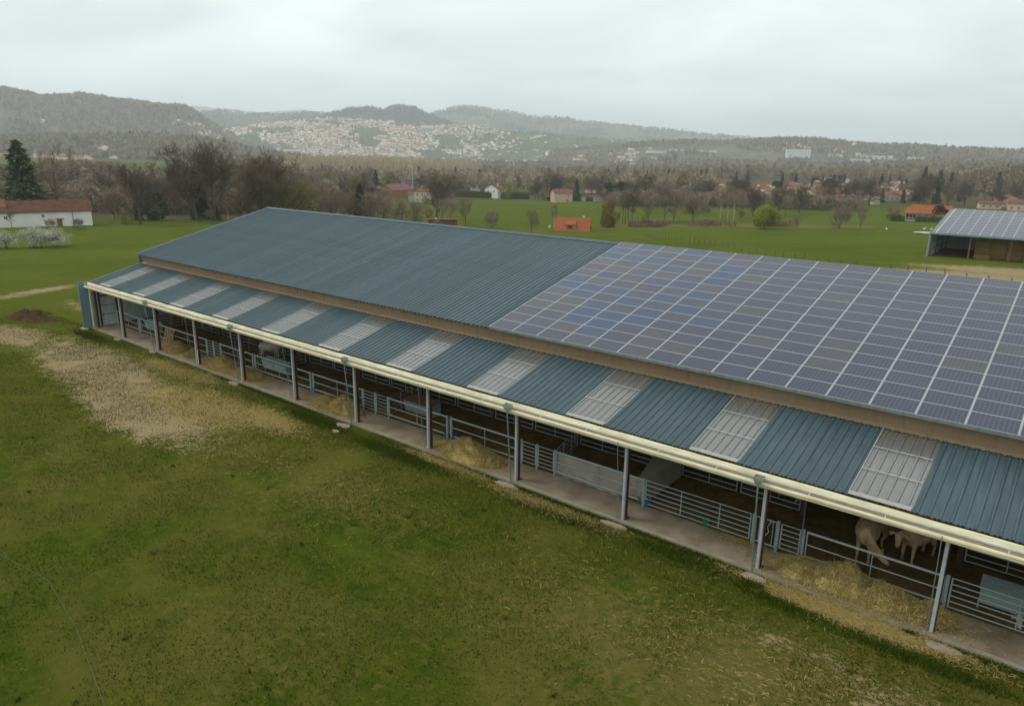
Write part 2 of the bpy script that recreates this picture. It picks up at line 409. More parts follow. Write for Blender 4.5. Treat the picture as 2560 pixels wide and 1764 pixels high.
def terr(x, y):
    D, a = polar(x, y)
    a = np.clip(a, -34, 34); L = np.log(np.clip(D, TD[0], TD[-1]))
    i = np.clip(np.searchsorted(TA, a, side='left') - 1, 0, 3)
    u = (a - TA[i]) / (TA[i + 1] - TA[i]); u = u * u * (3 - 2 * u)
    LT = np.log(TD)
    j = np.clip(np.searchsorted(LT, L, side='left') - 1, 0, len(TD) - 2)
    v = (L - LT[j]) / (LT[j + 1] - LT[j])
    z0 = TZ[i, j] * (1 - v) + TZ[i, j + 1] * v
    z1 = TZ[i + 1, j] * (1 - v) + TZ[i + 1, j + 1] * v
    return z0 * (1 - u) + z1 * u
def tz(x, y): return float(terr(x, y))
def from_polar(az, D):
    th = YAW - np.radians(az)
    return CX + np.cos(th) * D, CY + np.sin(th) * D

def axis(lo, a, b, hi, st, g):
    mid = list(np.arange(a, b + 1e-6, st)); r = []; s = st; x = b
    while x < hi: s *= g; x += s; r.append(x)
    l = []; s = st; x = a
    while x > lo: s *= g; x -= s; l.append(x)
    return np.array(l[::-1] + mid + r)
XS = axis(-13000, -22, 84, 9000, 0.55, 1.05); YS = axis(-9000, -30, 4, 14000, 0.55, 1.047)
GX, GY = np.meshgrid(XS, YS)
Dg, Ag = polar(GX, GY)
GZ = terr(GX, GY)
GZ = GZ + np.where(Dg > 90, 0.35 * (fbm(GX / 23, GY / 23) - 0.47) * np.clip((Dg - 90) / 60, 0, 1), 0)
GZ = GZ + np.where((GY < -0.6) | (GX < -1), 0.10 * (fbm(GX / 2.6, GY / 2.6, 3) - 0.44), 0.0)
def el(cx, cy, rx, ry, ang=0):
    c, s = math.cos(rad(ang)), math.sin(rad(ang)); dx, dy = GX - cx, GY - cy
    return np.clip(1.25 - np.hypot((dx * c + dy * s) / rx, (-dx * s + dy * c) / ry), 0, 1)
nA = fbm(GX / 3.1, GY / 2.4); nB = fbm(GX / 7 + 5, GY / 5 + 3)
soil = np.maximum.reduce([el(12, -4.9, 13, 3.4, -3), el(23, -6.8, 11, 3.1, -4), el(-3, -6, 8, 3, 10), el(-26, 4, 2.6, 12, 20) * .7, el(-13, 3.5, 8, 1.4, -12) * .5,
                          el(68.0, -4.4, 5.0, 1.8, 8) * .62, el(63, -3.6, 3.5, 1.0, 8) * .42, el(57, 98, 16, 5, -3) * 1.2, el(61, 108, 20, 7) * 1.2])
soil = np.clip(soil * (0.55 + 1.0 * nB), 0, 1)
straw = np.maximum.reduce([el(26, -4.2, 6, 2.6, -5), el(31, -3.0, 5, 1.5, -5) * .8, el(63.4, -0.75, 3.6, 0.75, 3) * 1.2, el(43.5, -.6, 3.4, .5) * .9, el(50.5, -1.0, 3.2, .5, 3) * .7, el(16, -1.6, 6, 1.2) * .8,
                           el(20, -1.2, 5, 1.0) * .7, el(66, -6, 8, 3) * .35])
straw = np.clip(straw * (0.5 + nA * 1.1), 0, 1)
lush = np.maximum.reduce([el(64, -1.75, 4.5, 0.38, 2), el(57.5, -1.3, 3, 0.55, 2), el(51, -1.7, 4, 0.5, -2), el(41, -1.6, 3.5, 0.6, -4), el(33.6, -1.3, 3, 0.6, -6), 
                          el(3, -1.6, 3.0, .6) * .8, el(60, -1.0, 1.2, .6)])
lush = np.clip(lush * (0.2 + 1.5 * nA), 0, 1)
# far ground: meadows against woodland floor
woodfl = np.clip((Dg - 252) / 10, 0, 1) * np.clip((-8.0 - Ag) / 1.5, 0, 1)
far = np.clip((Dg - 455) / 25, 0, 1)
woodfl = np.maximum(woodfl, far)
mead = (fbm(GX / 260 + 3, GY / 260 + 8, 3) > 0.56) & (Dg > 600) & (Dg < 5200)
woodfl = np.where(mead | ((Ag < -21.5) & (Dg > 900) & (Dg < 1750) & (fbm(GX / 120, GY / 120, 3) > .42)), 0.0, woodfl)
woodfl = np.where((np.abs(Ag + 8.3) < 3.0) & (Dg < 460), np.clip(woodfl, 0, .6), woodfl)
field = np.clip((Dg - 60) / 60, 0, 1)
hedge_strip = np.clip(1.3 - np.abs(Dg - 285 - 2.0 * (Ag - 15)) / 7, 0, 1) * ((Ag > 7) & (Ag < 26))
ny, nx = GX.shape
idx = np.arange(nx * ny).reshape(ny, nx)
F = np.stack([idx[:-1, :-1], idx[:-1, 1:], idx[1:, 1:], idx[1:, :-1]], -1).reshape(-1, 4)
V = np.stack([GX, GY, GZ], -1).reshape(-1, 3)
m, t, p, o = node_mat('grass_ground')
def attr(t, n):
    a = t.nodes.new('ShaderNodeAttribute'); a.attribute_name = n
    s = t.nodes.new('ShaderNodeSeparateColor'); t.links.new(a.outputs['Color'], s.inputs[0])
    return s.outputs
g1 = attr(t, 'gm'); g2 = attr(t, 'gf')
n_big = nz(t, 0.16, 6, 0.6, dist=0.3); n_mid = nz(t, 0.9, 8, 0.72); n_fin = nz(t, 5.0, 7, 0.78, stretch=(0.75, 1.3, 1)); n_mic = nz(t, 22.0, 5, 0.75)
n_pat = nz(t, 2.4, 7, 0.7, dist=.2)
grn = mixc(t, ramp(t, n_mid, 0.38, 0.60), (0.033, 0.058, 0.004), (0.068, 0.090, 0.008))
grn = mixc(t, mth(t, 'MULTIPLY', ramp(t, n_pat, 0.50, 0.64), 0.45), grn, (0.115, 0.098, 0.021))
n_str = nz(t, 0.55, 5, 0.6, stretch=(0.10, 1.5, 1))
grn = mixc(t, mth(t, 'MULTIPLY', ramp(t, n_str, 0.45, 0.65), 0.35), grn, (0.100, 0.100, 0.018))
grn = mixc(t, mth(t, 'MULTIPLY', ramp(t, n_big, 0.42, 0.62), 0.5), grn, (0.14, 0.115, 0.03))
grn = mixc(t, mth(t, 'MULTIPLY', ramp(t, n_fin, 0.54, 0.68), 0.55), grn, (0.175, 0.138, 0.046))
grn = mixc(t, mth(t, 'MULTIPLY', ramp(t, n_mic, 0.38, 0.55, (1, 1, 1, 1), (0, 0, 0, 1)), 0.3), grn, (0.023, 0.040, 0.0035))
fld = mixc(t, ramp(t, nz(t, 0.05, 6, 0.65), 0.35, 0.65), (0.062, 0.086, 0.011), (0.090, 0.106, 0.017))
fld = mixc(t, mth(t, 'MULTIPLY', ramp(t, nz(t, 0.5, 6, 0.7, stretch=(0.4, 1.4, 1)), 0.5, 0.72), 0.5), fld, (0.122, 0.115, 0.026))
base = mixc(t, g2[0], grn, fld)
dry = attr(t, 'gd')
base = mixc(t, mth(t, 'MULTIPLY', ramp(t, mth(t, 'ADD', dry[0], mth(t, 'MULTIPLY', mth(t, 'SUBTRACT', n_pat, 0.5), 2.2)), 0.34, 0.80), 0.68), base, mixc(t, n_fin, (0.085, 0.070, 0.016), (0.215, 0.165, 0.06)))
lsh = mth(t, 'GREATER_THAN', mth(t, 'ADD', g1[2], mth(t, 'MULTIPLY', mth(t, 'SUBTRACT', n_mid, 0.5), 1.2)), 0.42)
base = mixc(t, mth(t, 'MULTIPLY', lsh, 0.65), base, mixc(t, n_fin, (0.026, 0.052, 0.005), (0.058, 0.09, 0.010)))
sm = ramp(t, mth(t, 'ADD', mth(t, 'MULTIPLY', g1[0], 1.0), mth(t, 'MULTIPLY', mth(t, 'SUBTRACT', mth(t, 'ADD', mth(t, 'MULTIPLY', n_fin, 0.62), mth(t, 'MULTIPLY', n_mid, 0.38)), 0.5), 3.4)), 0.38, 0.62)
base = mixc(t, mth(t, 'MULTIPLY', sm, 0.9), base, mixc(t, n_mid, (0.215, 0.158, 0.09), (0.365, 0.28, 0.165)))
st_ = ramp(t, mth(t, 'ADD', g1[1], mth(t, 'MULTIPLY', mth(t, 'SUBTRACT', n_fin, 0.5), 3.0)), 0.38, 0.62)
base = mixc(t, mth(t, 'MULTIPLY', st_, 0.85), base, mixc(t, n_mic, (0.21, 0.155, 0.055), (0.40, 0.30, 0.12)))
wfl = mixc(t, nz(t, 0.03, 5), (0.062, 0.050, 0.034), (0.095, 0.085, 0.046))
base = mixc(t, g2[1], base, wfl)
base = mixc(t, mth(t, 'MULTIPLY', g2[2], 0.75), base, (0.15, 0.105, 0.065))
t.links.new(base, p.inputs['Base Color']); p.inputs['Roughness'].default_value = 1.0; p.inputs['Specular IOR Level'].default_value = 0.0
hsum = mth(t, 'ADD', n_fin, mth(t, 'MULTIPLY', n_mic, 0.5))
bump(t, p, hsum, 0.9, 0.09)
gme = np_mesh('ground', V, F, 'grass_ground', np.stack([soil, straw, lush], -1).reshape(-1, 3), 'gm', True)
a = gme.attributes.new('gf', 'FLOAT_COLOR', 'POINT')
c4 = np.ones((nx * ny, 4), np.float32); c4[:, 0] = field.ravel(); c4[:, 1] = woodfl.ravel(); c4[:, 2] = hedge_strip.ravel()
a.data.foreach_set('color', c4.ravel())
dryv = np.clip(np.maximum.reduce([el(62, -6.5, 13, 5.5, 12) * .8, el(44, -6, 9, 3.0, 8) * .6, el(34, -6, 7, 3, 0) * .55, el(30, -13, 10, 4, 5) * .35, el(50, -15, 9, 4, 5) * .4]) * (.45 + 1.1 * nB), 0, 1)
a = gme.attributes.new('gd', 'FLOAT_COLOR', 'POINT')
c4 = np.ones((nx * ny, 4), np.float32); c4[:, 0] = dryv.ravel(); a.data.foreach_set('color', c4.ravel())
ob('ground', gme, kind='structure')

# ------------------------------------------------------------------ cattle barn
XL, XR = 1.0, 84.0
EY, EZ, RY, RZ = 4.10, 6.14, 17.90, 9.58
SL = math.atan2(RZ - EZ, RY - EY); SLEN = math.hypot(RY - EY, RZ - EZ)
LY0, LZ0, LY1, LZ1 = -0.04, 4.175, 4.52, 5.335
LSL = math.atan2(LZ1 - LZ0, LY1 - LY0); LLEN = math.hypot(LY1 - LY0, LZ1 - LZ0)
barn = thing('cattle_barn', 'long open-sided cattle barn with blue ribbed roof half covered in solar panels', 'barn')

def sheet_mesh(name, width, length, matn, n=3, h=0.042):
    b = MB(); pitch = 1.0 / n; prof = []
    k = int(round(width * n))
    for i in range(k):
        x = i * pitch
        prof += [(x, 0), (x + pitch * .5 - .055, 0), (x + pitch * .5 - .028, h), (x + pitch * .5 + .028, h), (x + pitch * .5 + .055, 0)]
    prof.append((width, 0))
    b.grid([[(x, y, z + dz_) for x, z in prof] for y, dz_ in (((0, .009), (length * .53, .009), (length * .5301, 0), (length, 0)) if length > 8 else ((0, 0), (length, 0)))])
    return b.mesh(name, matn)
PVX = 42.75; PVP = 1.622; NCOL = 20; NROW = 14
sm_main = sheet_mesh('roof_sheet_main', 1.0, SLEN, 'blue_sheet')
x = XL
while x < PVX - 0.05:
    wdt = min(1.0, PVX - x)
    o = ob('roof_sheet', sm_main, barn, (x, EY, EZ), (SL, 0, 0))
    if wdt < 0.999: o.scale = (wdt, 1, 1)
    x += 1.0
b = MB(); b.grid([[(PVX, 0, 0), (XR, 0, 0)], [(PVX, SLEN, 0), (XR, SLEN, 0)]]); ob('roof_deck', b.mesh('roof_deck', 'blue_sheet'), barn, (0, EY, EZ), (SL, 0, 0))
b = MB(); b.grid([[(XL, 0, 0), (XR, 0, 0)], [(XL, SLEN, 0), (XR, SLEN, 0)]]); ob('rear_roof_slope', b.mesh('rear_roof', 'blue_sheet'), barn, (0, 2 * RY - EY, EZ), (-SL + math.pi, 0, 0), (1, 1, 1))
b = MB()                                                          # ridge capping over the blue part, barge trim on the gable
b.prism([(RY - .28, RZ - .02), (RY - .02, RZ + .10), (RY + .3, RZ - .02), (RY + .02, RZ + .06)], 'x', XL - .05, PVX - .02)
ob('ridge_cap', b.mesh('ridge_cap', 'blue_sheet'), barn)
mat('trim_blue', (0.20, 0.28, 0.32), None, 1, 0.45)
b = MB(); b.bar((XL - .03, EY - .03, EZ + .02), (XL - .03, RY, RZ + .02), .06, .16); ob('barge_trim', b.mesh('barge_trim', 'trim_blue'), barn)
b = MB(); b.bar((XL - .03, LY0, LZ0 + .02), (XL - .03, LY1, LZ1 + .02), .06, .14); ob('barge_trim', b.mesh('barge_trim', 'trim_blue'), barn)
b = MB()
for i in range(int((PVX - XL) * 3)):                               # rib ends: dark filler under each rib along the eave
    xx = XL + (i + .5) / 3
    b.box(xx - .04, xx + .04, EY - .015, EY + .01, EZ - .035, EZ + .03)
o = ob('eave_filler', b.mesh('eave_filler', 'tyre'), barn); o['kind'] = 'stuff'

# solar panels
def pv_mesh(name, w_, d_, cellmat, fr=.028, frame='pv_frame'):
    b = MB(); x, y = w_ / 2, d_ / 2
    b.box(-x, x, -y, y, 0, .034, 1)
    O = [(-x, -y, .042), (x, -y, .042), (x, y, .042), (-x, y, .042)]
    I = [(-x + fr, -y + fr, .042), (x - fr, -y + fr, .042), (x - fr, y - fr, .042), (-x + fr, y - fr, .042)]
    L = [(px, py, .038) for px, py, _ in I]
    b.add(O + I, [(i, (i + 1) % 4, 4 + (i + 1) % 4, 4 + i) for i in range(4)], 1)
    b.add([(px, py, .03) for px, py, _ in O] + O, [(i, (i + 1) % 4, 4 + (i + 1) % 4, 4 + i) for i in range(4)], 1)
    b.add(L, [(0, 1, 2, 3)], 0)
    return b.mesh(name, [cellmat, frame])
PVD = (SLEN + .02) / NROW
pvm = {k: pv_mesh('solar_panel_' + k, PVP - .042, PVD - .006, 'pv_' + k, .015) for k in ('grey', 'blue', 'brown')}
ud = Vector((0, math.cos(SL), math.sin(SL))); un = Vector((0, -math.sin(SL), math.cos(SL)))
rb = random.Random(5)
BLUE = {(5, 7), (1, 6), (2, 6), (1, 5), (2, 4), (3, 5), (0, 6), (1, 8), (2, 9), (3, 10), (4, 8), (5, 9), (4, 6), (4, 4), (4, 3), (3, 3), (3, 2), (2, 2), (3, 1), (2, 3), (0, 12), (1, 13), (2, 11), (4, 12), (3, 8), (0, 7), (5, 10), (5, 11), (3, 13), (0, 11), (1, 11), (5, 5), (6, 4)}
for c in range(NCOL):
    for r in range(NROW):
        if (c, r) in BLUE: k = 'blue'
        elif c < 6: k = rb.choice(['brown', 'grey', 'grey', 'brown'])
        else: k = rb.choice(['grey'] * 8 + ['brown'])
        q = Vector((PVX + (c + .5) * PVP, EY, EZ)) + ud * ((r + .5) * PVD - .02) + un * .10
        o = ob('solar_panel', pvm[k], barn, q, (SL + rb.uniform(-.004, .004), rb.uniform(-.003, .003), 0))
b = MB(); L = SLEN + .02
b.box(-.012, .012, -.02, L, .085, .134)
rail = b.mesh('panel_rail', 'pv_frame')
for c in range(NCOL + 1):
    ob('panel_rail', rail, barn, (PVX + c * PVP, EY, EZ), (SL, 0, 0))
b = MB()
for c in range(NCOL):
    for k in (.25, .75):
        q = Vector((PVX + (c + k) * PVP, EY, EZ)) - ud * .03 + un * .09
        b.box(q.x - .025, q.x + .025, q.y - .03, q.y + .03, q.z - .04, q.z + .045)
o = ob('panel_clamp', b.mesh('panel_clamp', 'galv_dark'), barn); o['kind'] = 'stuff'
b = MB(); b.box(PVX, PVX + NCOL * PVP, EY - .06, EY - .015, EZ - .02, EZ + .09); ob('panel_edge_rail', b.mesh('panel_edge_rail', 'galv_dark'), barn)

# tan wall between the two roofs, seamed cladding
WY = 4.54
claddings = 0
x = XL + .1
b = MB(); b.box(0, .985, 0, .03, 0, 1)
b.box(.985, 1.0, .012, .03, 0, 1)
for k in range(3): b.box(.31 * k + .02, .31 * k + .045, -.008, 0, 0, 1)
clad = b.mesh('cladding_panel', 'tan_sheet')
while x < XR - .5:
    ob('cladding_panel', clad, barn, (x, WY, LZ1 - .05), (0, 0, 0), (1, 1, EZ - LZ1 + .10))
    x += 1.0
b = MB()
b.prism([(WY - .12, LZ1 + .005), (WY, LZ1 + .09), (WY + .02, LZ1 + .09), (WY + .02, LZ1 + .0)], 'x', XL + .1, XR)
ob('drip_flashing', b.mesh('drip_flashing', 'drip_tan'), barn)
b = MB()
for i in range(int((XR - XL) * 3)):
    xx = XL + (i + .5) / 3
    b.box(xx - .075, xx - .01, WY - .17, WY - .11, LZ1 - .01, LZ1 + .035)
o = ob('flashing_tooth', b.mesh('flashing_tooth', 'drip_tan'), barn); o['kind'] = 'stuff'
b = MB()
for i in range(int((XR - XL) * 3)):
    xx = XL + (i + .5) / 3
    b.box(xx - .035, xx + .035, LY0 - .012, LY0 + .006, LZ0 - .05, LZ0 + .025)
o = ob('eave_filler', b.mesh('lean_filler', 'tyre'), barn); o['kind'] = 'stuff'
# lean-to roof: blue sheets and skylights
sm_lean = sheet_mesh('roof_sheet_lean', 1.0, LLEN, 'blue_sheet')
sk_lean = sheet_mesh('skylight_sheet', 1.0, LLEN, 'skylight')
b = MB(); b.box(0.02, 1.98, -.018, .018, .046, .056); lapm = b.mesh('lap_band', 'lap_band')
b = MB(); b.box(0.02, 1.98, 0, .22, .046, .052); footm = b.mesh('foot_band', 'foot_band')
b = MB(); b.box(-.014, .014, .02, LLEN * .985, .046, .056); seamm = b.mesh('seam_band', 'seam_band')
b = MB(); b.tube((0, 0, .0), (0, 0, .075), .016, n=6); boltm = b.mesh('bolt', 'tyre')
lud = Vector((0, math.cos(LSL), math.sin(LSL)))
x0 = -0.2; i = 0
for k in range(0, 85):
    xx = 0.8 + k
    if xx > XR - .9 or xx < XL - .3: continue
    ph = round(xx - 2.8) % 6
    if ph < 1.5 and xx > 2:
        s = ob('skylight_sheet', sk_lean, barn, (xx, LY0, LZ0), (LSL, 0, 0))
        if ph < .5:
            for v in (.36, .68): ob('lap_band', lapm, s, (0, LLEN * v, 0))
            ob('foot_band', footm, s)
            ob('seam_band', seamm, s, (0, 0, 0))
    else:
        ob('roof_sheet', sm_lean, barn, (xx, LY0, LZ0), (LSL, 0, 0))
# screw heads along the purlin lines of the sheets
b = MB()
for i in range(60, int((XR - XL) * 3)):
    for v in (.06, .36, .68, .93):
        q = Vector((XL - .2 + (i + .5) / 3, LY0, LZ0)) + lud * LLEN * v
        b.box(q.x - .014, q.x + .014, q.y - .02, q.y + .02, q.z + .03, q.z + .062)
ob('screw_head', b.mesh('screw_head', 'galv_dark'), barn)['kind'] = 'stuff'
b = MB()
for i in range(45, int((PVX - XL) * 3)):
    for v in (.1, .27, .44, .53, .7, .87):
        q = Vector((XL + (i + .5) / 3, EY, EZ)) + ud * SLEN * v
        b.box(q.x - .016, q.x + .016, q.y - .024, q.y + .024, q.z + .03, q.z + .068)
ob('screw_head', b.mesh('screw_head_main', 'galv_dark'), barn)['kind'] = 'stuff'
# purlins and rafters under the lean-to and main roof
b = MB()
for v in (.05, .36, .68, .95):
    q = Vector((0, LY0, LZ0)) + lud * LLEN * v
    b.box(XL, XR, q.y - .03, q.y + .03, q.z - .20, q.z - .015)
ob('purlin', b.mesh('purlin', 'brown_board'), barn)['kind'] = 'stuff'
for i in range(0, 15):
    b = MB(); b.bar((6 * i + (1.1 if i == 0 else 0), .1, 3.9), (6 * i + (1.1 if i == 0 else 0), 5.3, 5.22), .14, .22)
    if i <= 13: ob('rafter', b.mesh('rafter', 'red_steel'), barn)
    b = MB(); b.bar((6 * i + (1.1 if i == 0 else 0), 5.3, 6.1), (6 * i + (1.1 if i == 0 else 0), RY, RZ - .45), .14, .3)
    if i <= 13: ob('rafter', b.mesh('main_rafter', 'red_steel'), barn)
# posts along the front and under the main eave
for i in range(0, 14):
    xx = 6.0 * i + (0.95 if i == 0 else 0)
    b = MB()
    b.box(xx - .065, xx + .065, .10, .112, .12, 4.0); b.box(xx - .065, xx + .065, .238, .25, .12, 4.0); b.box(xx - .006, xx + .006, .112, .238, .12, 4.0)
    b.box(xx - .16, xx + .16, .04, .36, .115, .135)
    pst = ob('post', b.mesh('post', 'red_steel'), barn)
    if i > 0:
        b = MB(); b.box(xx - .075, xx + .035, -.04, .085, .0, 3.8); b.box(xx - .085, xx + .045, -.05, .0, .0, .10)
        ob('guide_channel', b.mesh('guide_channel', 'galv_light'), pst)
        b = MB(); b.tube((xx - .17, -.10, 0), (xx - .22, -.72, 3.55), .032, n=8) if False else b.tube((xx - .13, -.16 if i % 2 else -.22, .0), (xx - .16, -.53, 3.55), .017 if i % 2 else .034, n=8)
        b.tube((xx - .16, -.53, 3.55), (xx - .16, -.53, 3.88), .017 if i % 2 else .034, n=8)
        ob('downpipe' if i % 2 == 0 else 'pull_strap', b.mesh('downpipe', 'galv_dark'), barn, scale=None)
        if i % 2 == 0:
            b = MB()
            b.hull8([(xx - .24, -.61, 3.83), (xx - .08, -.61, 3.83), (xx - .08, -.46, 3.83), (xx - .24, -.46, 3.83)],
                    [(xx - .33, -.66, 4.02), (xx + .03, -.66, 4.02), (xx + .03, -.38, 4.02), (xx - .33, -.38, 4.02)])
            for (xa, xb, ya, yb) in ((-.33, .03, -.66, -.645), (-.33, .03, -.395, -.38), (-.33, -.315, -.645, -.395), (.015, .03, -.645, -.395)):
                b.box(xx + xa, xx + xb, ya, yb, 4.02, 4.14)
            b.box(xx - .31, xx + .01, -.64, -.40, 4.022, 4.05, 1)
            ob('rain_hopper', b.mesh('rain_hopper', ['galv', 'brown_ledge']), barn)
    b = MB(); b.box(xx - .1, xx + .1, 5.25, 5.27, .1, 6.2); b.box(xx - .1, xx + .1, 5.43, 5.45, .1, 6.2); b.box(xx - .01, xx + .01, 5.27, 5.43, .1, 6.2)
    ob('inner_post', b.mesh('inner_post', 'red_steel'), barn)
# white U pipe at the third post
b = MB(); b.tube((18.12, .02, .13), (18.12, .02, 1.15), .025, n=6); b.tube((18.12, .02, 1.15), (18.02, .12, 1.22), .025, n=6)
ob('white_pipe', b.mesh('white_pipe', 'frame_white'), barn)
# wind-break curtain: upper flap, ledge, galvanised rail, rolled lower edge
def curtain(name, prof, matn, amp, fx, rows=None, sub=0.22):
    xs = np.arange(0.55, XR - 1.5, sub); P = []
    for j, (y, z) in enumerate(prof):
        n = vn(xs * fx + j * .6, np.full_like(xs, j * 1.7)) - .5
        n2 = vn(xs * fx * 3.1 + j * .9, np.full_like(xs, j * 2.3 + 9)) - .5
        k = amp if 0 < j else amp * .6
        P.append([(x_, y - k * (a_ + .5 * b_), z + k * .9 * (a_ + .4 * b_)) for x_, a_, b_ in zip(xs, n, n2)])
    b = MB(); b.grid(P)
    return ob(name, b.mesh(name, matn, True), barn)
curtain('curtain_flap', [(-.05, 4.10), (-.07, 4.125), (-.105, 4.07), (-.135, 4.01), (-.16, 3.95), (-.175, 3.90)], 'cream_fabric', .042, .8)
b = MB(); b.box(.55, XR - 1.5, -.39, -.165, 3.855, 3.89); ob('curtain_ledge', b.mesh('curtain_ledge', 'brown_ledge'), barn)
b = MB()
for yy, zz_ in ((-.19, 3.925), (-.222, 3.912)): b.tube((.55, yy, zz_), (XR - 1.5, yy, zz_), .017, n=8)
ob('curtain_rail', b.mesh('curtain_rail', 'galv'), barn)['kind'] = 'stuff'
curtain('curtain_roll', [(-.375, 3.86), (-.395, 3.875), (-.43, 3.865), (-.455, 3.82), (-.455, 3.77), (-.43, 3.735), (-.42, 3.71), (-.43, 3.69), (-.40, 3.665), (-.33, 3.665), (-.27, 3.72), (-.25, 3.85)], 'cream_fabric', .028, .7)
b = MB()
for i in range(0, 14):
    for dx in (1.6, 4.1):
        b.box(6 * i + dx, 6 * i + dx + .02, -.41, -.2, 3.892, 3.91)
ob('curtain_tie', b.mesh('curtain_tie', 'frame_white'), barn)['kind'] = 'stuff'
# end wall (far gable): inner lining, frame, wing of cladding in front of the corner post
b = MB(); b.box(.36, .42, .1, 31.3, .12, 3.9); b.prism([(.1, 3.9), (.1, 4.0), (4.5, 5.1), (4.5, 6.0), (RY, RZ - .3), (31.2, 6.0), (31.2, 3.9)], 'x', .36, .42)
ob('end_wall', b.mesh('end_wall', 'wing_sheet'), barn)
b = MB(); b.box(0, .03, 0, .97, 0, 1)
for k in range(3): b.box(.03, .05, .31 * k + .12, .31 * k + .17, 0, 1)
lin = b.mesh('lining_sheet', 'white_sheet')
for k in range(0, 18): ob('lining_sheet', lin, barn, (.43, .3 + k, .14), (0, 0, 0), (1, 1, 3.8))
for k, (ya, yb, za, zb) in enumerate([(.55, .68, .14, 4.2), (2.0, 2.14, .14, 4.3), (5.3, 5.45, .14, 5.5), (.68, 2.0, 2.75, 2.87), (2.14, 5.3, 2.75, 2.87)]):
    b = MB(); b.box(.48, .58, ya, yb, za, zb); ob('wall_frame', b.mesh('wall_frame', 'red_steel'), barn)
for zb in (1.1, 1.9):
    b = MB(); b.box(.48, .54, .68, 2.0, zb, zb + .05); ob('wall_rail', b.mesh('wall_rail', 'galv_dark'), barn)
b = MB(); b.box(.05, .09, -.72, .02, .0, 4.1)
for k in range(3): b.box(.09, .12, -.66 + .25 * k, -.61 + .25 * k, .0, 4.1)
b.box(.03, .14, -.75, -.71, 0, 4.13)
ob('wing_panel', b.mesh('wing_panel', 'wing_sheet'), barn)
b = MB(); b.box(.12, .2, .02, .08, 0, 4.1); ob('corner_strip', b.mesh('corner_strip', 'frame_white'), barn)
b = MB(); b.box(.3, .55, -.36, -.2, 3.75, 4.05); b.tube((.15, -.38, 3.72), (.6, -.38, 3.72), .05); ob('winch_bracket', b.mesh('winch', 'galv'), barn)
# rear wall and right gable close the hall
b = MB(); b.box(.4, XR - .4, 31.3, 31.36, .1, EZ); ob('rear_wall', b.mesh('rear_wall', 'wing_sheet'), barn)
b = MB(); b.box(XR - .46, XR - .4, .1, 31.3, .1, 4.6); b.prism([(4.2, 4.4), (RY, RZ - .2), (31.3, 4.4)], 'x', XR - .46, XR - .4); ob('end_wall', b.mesh('end_wall2', 'wing_sheet'), barn)
# floor slab with a paler front kerb
b = MB(); b.box(.2, XR, -.02, 1.75, -.3, .12); ob('floor', b.mesh('floor', 'concrete'), None, kind='structure')
b = MB()
xs = 0.2
while xs < XR:
    xe = min(xs + 3.0, XR); b.box(xs + .004, xe - .004, -.24, -.024, -.3, .10); xs = xe
ob('kerb', b.mesh('kerb', 'concrete_edge'), None, kind='structure')
# straw bedding behind the gates
xs = np.arange(.5, XR - .4, .25); ys = np.concatenate([np.arange(1.75, 6.5, .25), np.arange(7, 31.5, 1.5)])
P = []
for y_ in ys:
    z_ = .10 + .30 * fbm(xs / 1.1, np.full_like(xs, y_ / 1.1), 4) * min(1, (y_ - 1.7) / .6)
    P.append([(x_, y_, q) for x_, q in zip(xs, z_)])
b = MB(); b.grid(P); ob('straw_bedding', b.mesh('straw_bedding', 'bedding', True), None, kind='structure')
# ------------------------------------------------------------------ pens: gates, posts, feeders
b = MB(); b.tube((0, 0, 0), (1, 0, 0), 1.0, n=8); TUBE = {}
for k in ('galv', 'galv_dark', 'galv_light'):
    TUBE[k] = b.mesh('rail_' + k, k)
RAILS = {'three': ((.24, .04), (.74, .026), (1.27, .05)), 'six': tuple((.17 + .225 * i, .021) for i in range(6)), 'five': tuple((.2 + .26 * i, .024) for i in range(5)),
         'man': tuple((.22 + .21 * i, .019) for i in range(6)), 'high': tuple((.3 + .3 * i, .02) for i in range(7))}
def gate(name, label, a, bb, kind, ups=(), z=.12, cat='gate', group='galvanised gates and rails of the pens', m='galv', r_end=.032):
    a = Vector((*a, z)); q = Vector((*bb, z)); d = q - a; L = d.length
    g = thing(name, label, cat, a, math.atan2(d.y, d.x), group)
    rails = RAILS[kind]
    for zz_, r in rails: ob('rail', TUBE[m], g, (.03, 0, zz_), (0, 0, 0), (L - .06, r, r))
    z0, z1 = rails[0][0] - .02, rails[-1][0] + .02
    for u in (.03, L - .03): ob('upright', TUBE[m], g, (u, 0, z0), (0, -math.pi / 2, 0), (z1 - z0, r_end, r_end))
    for u in ups: ob('upright', TUBE[m], g, (u * L, 0.004, z0), (0, -math.pi / 2, 0), (z1 - z0, r_end * .75, r_end * .75))
    return g
GY0 = 1.68
GP = [1.25, 5.3, 5.55, 10.35, 10.6, 16.4, 17.4, 18.4, 22.7, 22.95, 29.4, 29.65, 34.65, 35.8, 36.95, 41.8, 42.05, 47.0, 48.0, 49.1, 54.05, 59.1, 60.1, 61.1, 66.05, 71.1]
b = MB(); b.tube((0, 0, 0), (0, 0, 1.33), .062, n=10); b.tube((0, 0, 1.33), (0, 0, 1.37), .07, .03, n=10); b.tube((0, 0, .35), (0, 0, .41), .075, n=10); b.tube((0, 0, 1.0), (0, 0, 1.06), .075, n=10)
gpm = b.mesh('gate_post', 'galv')
for i, x_ in enumerate(GP):
    ob('gate_post', gpm, None, (x_, GY0, .12), label='round galvanised gate post, %s from the far end of the feed passage' % ORD[i], cat='post', group='gate posts along the feed passage')
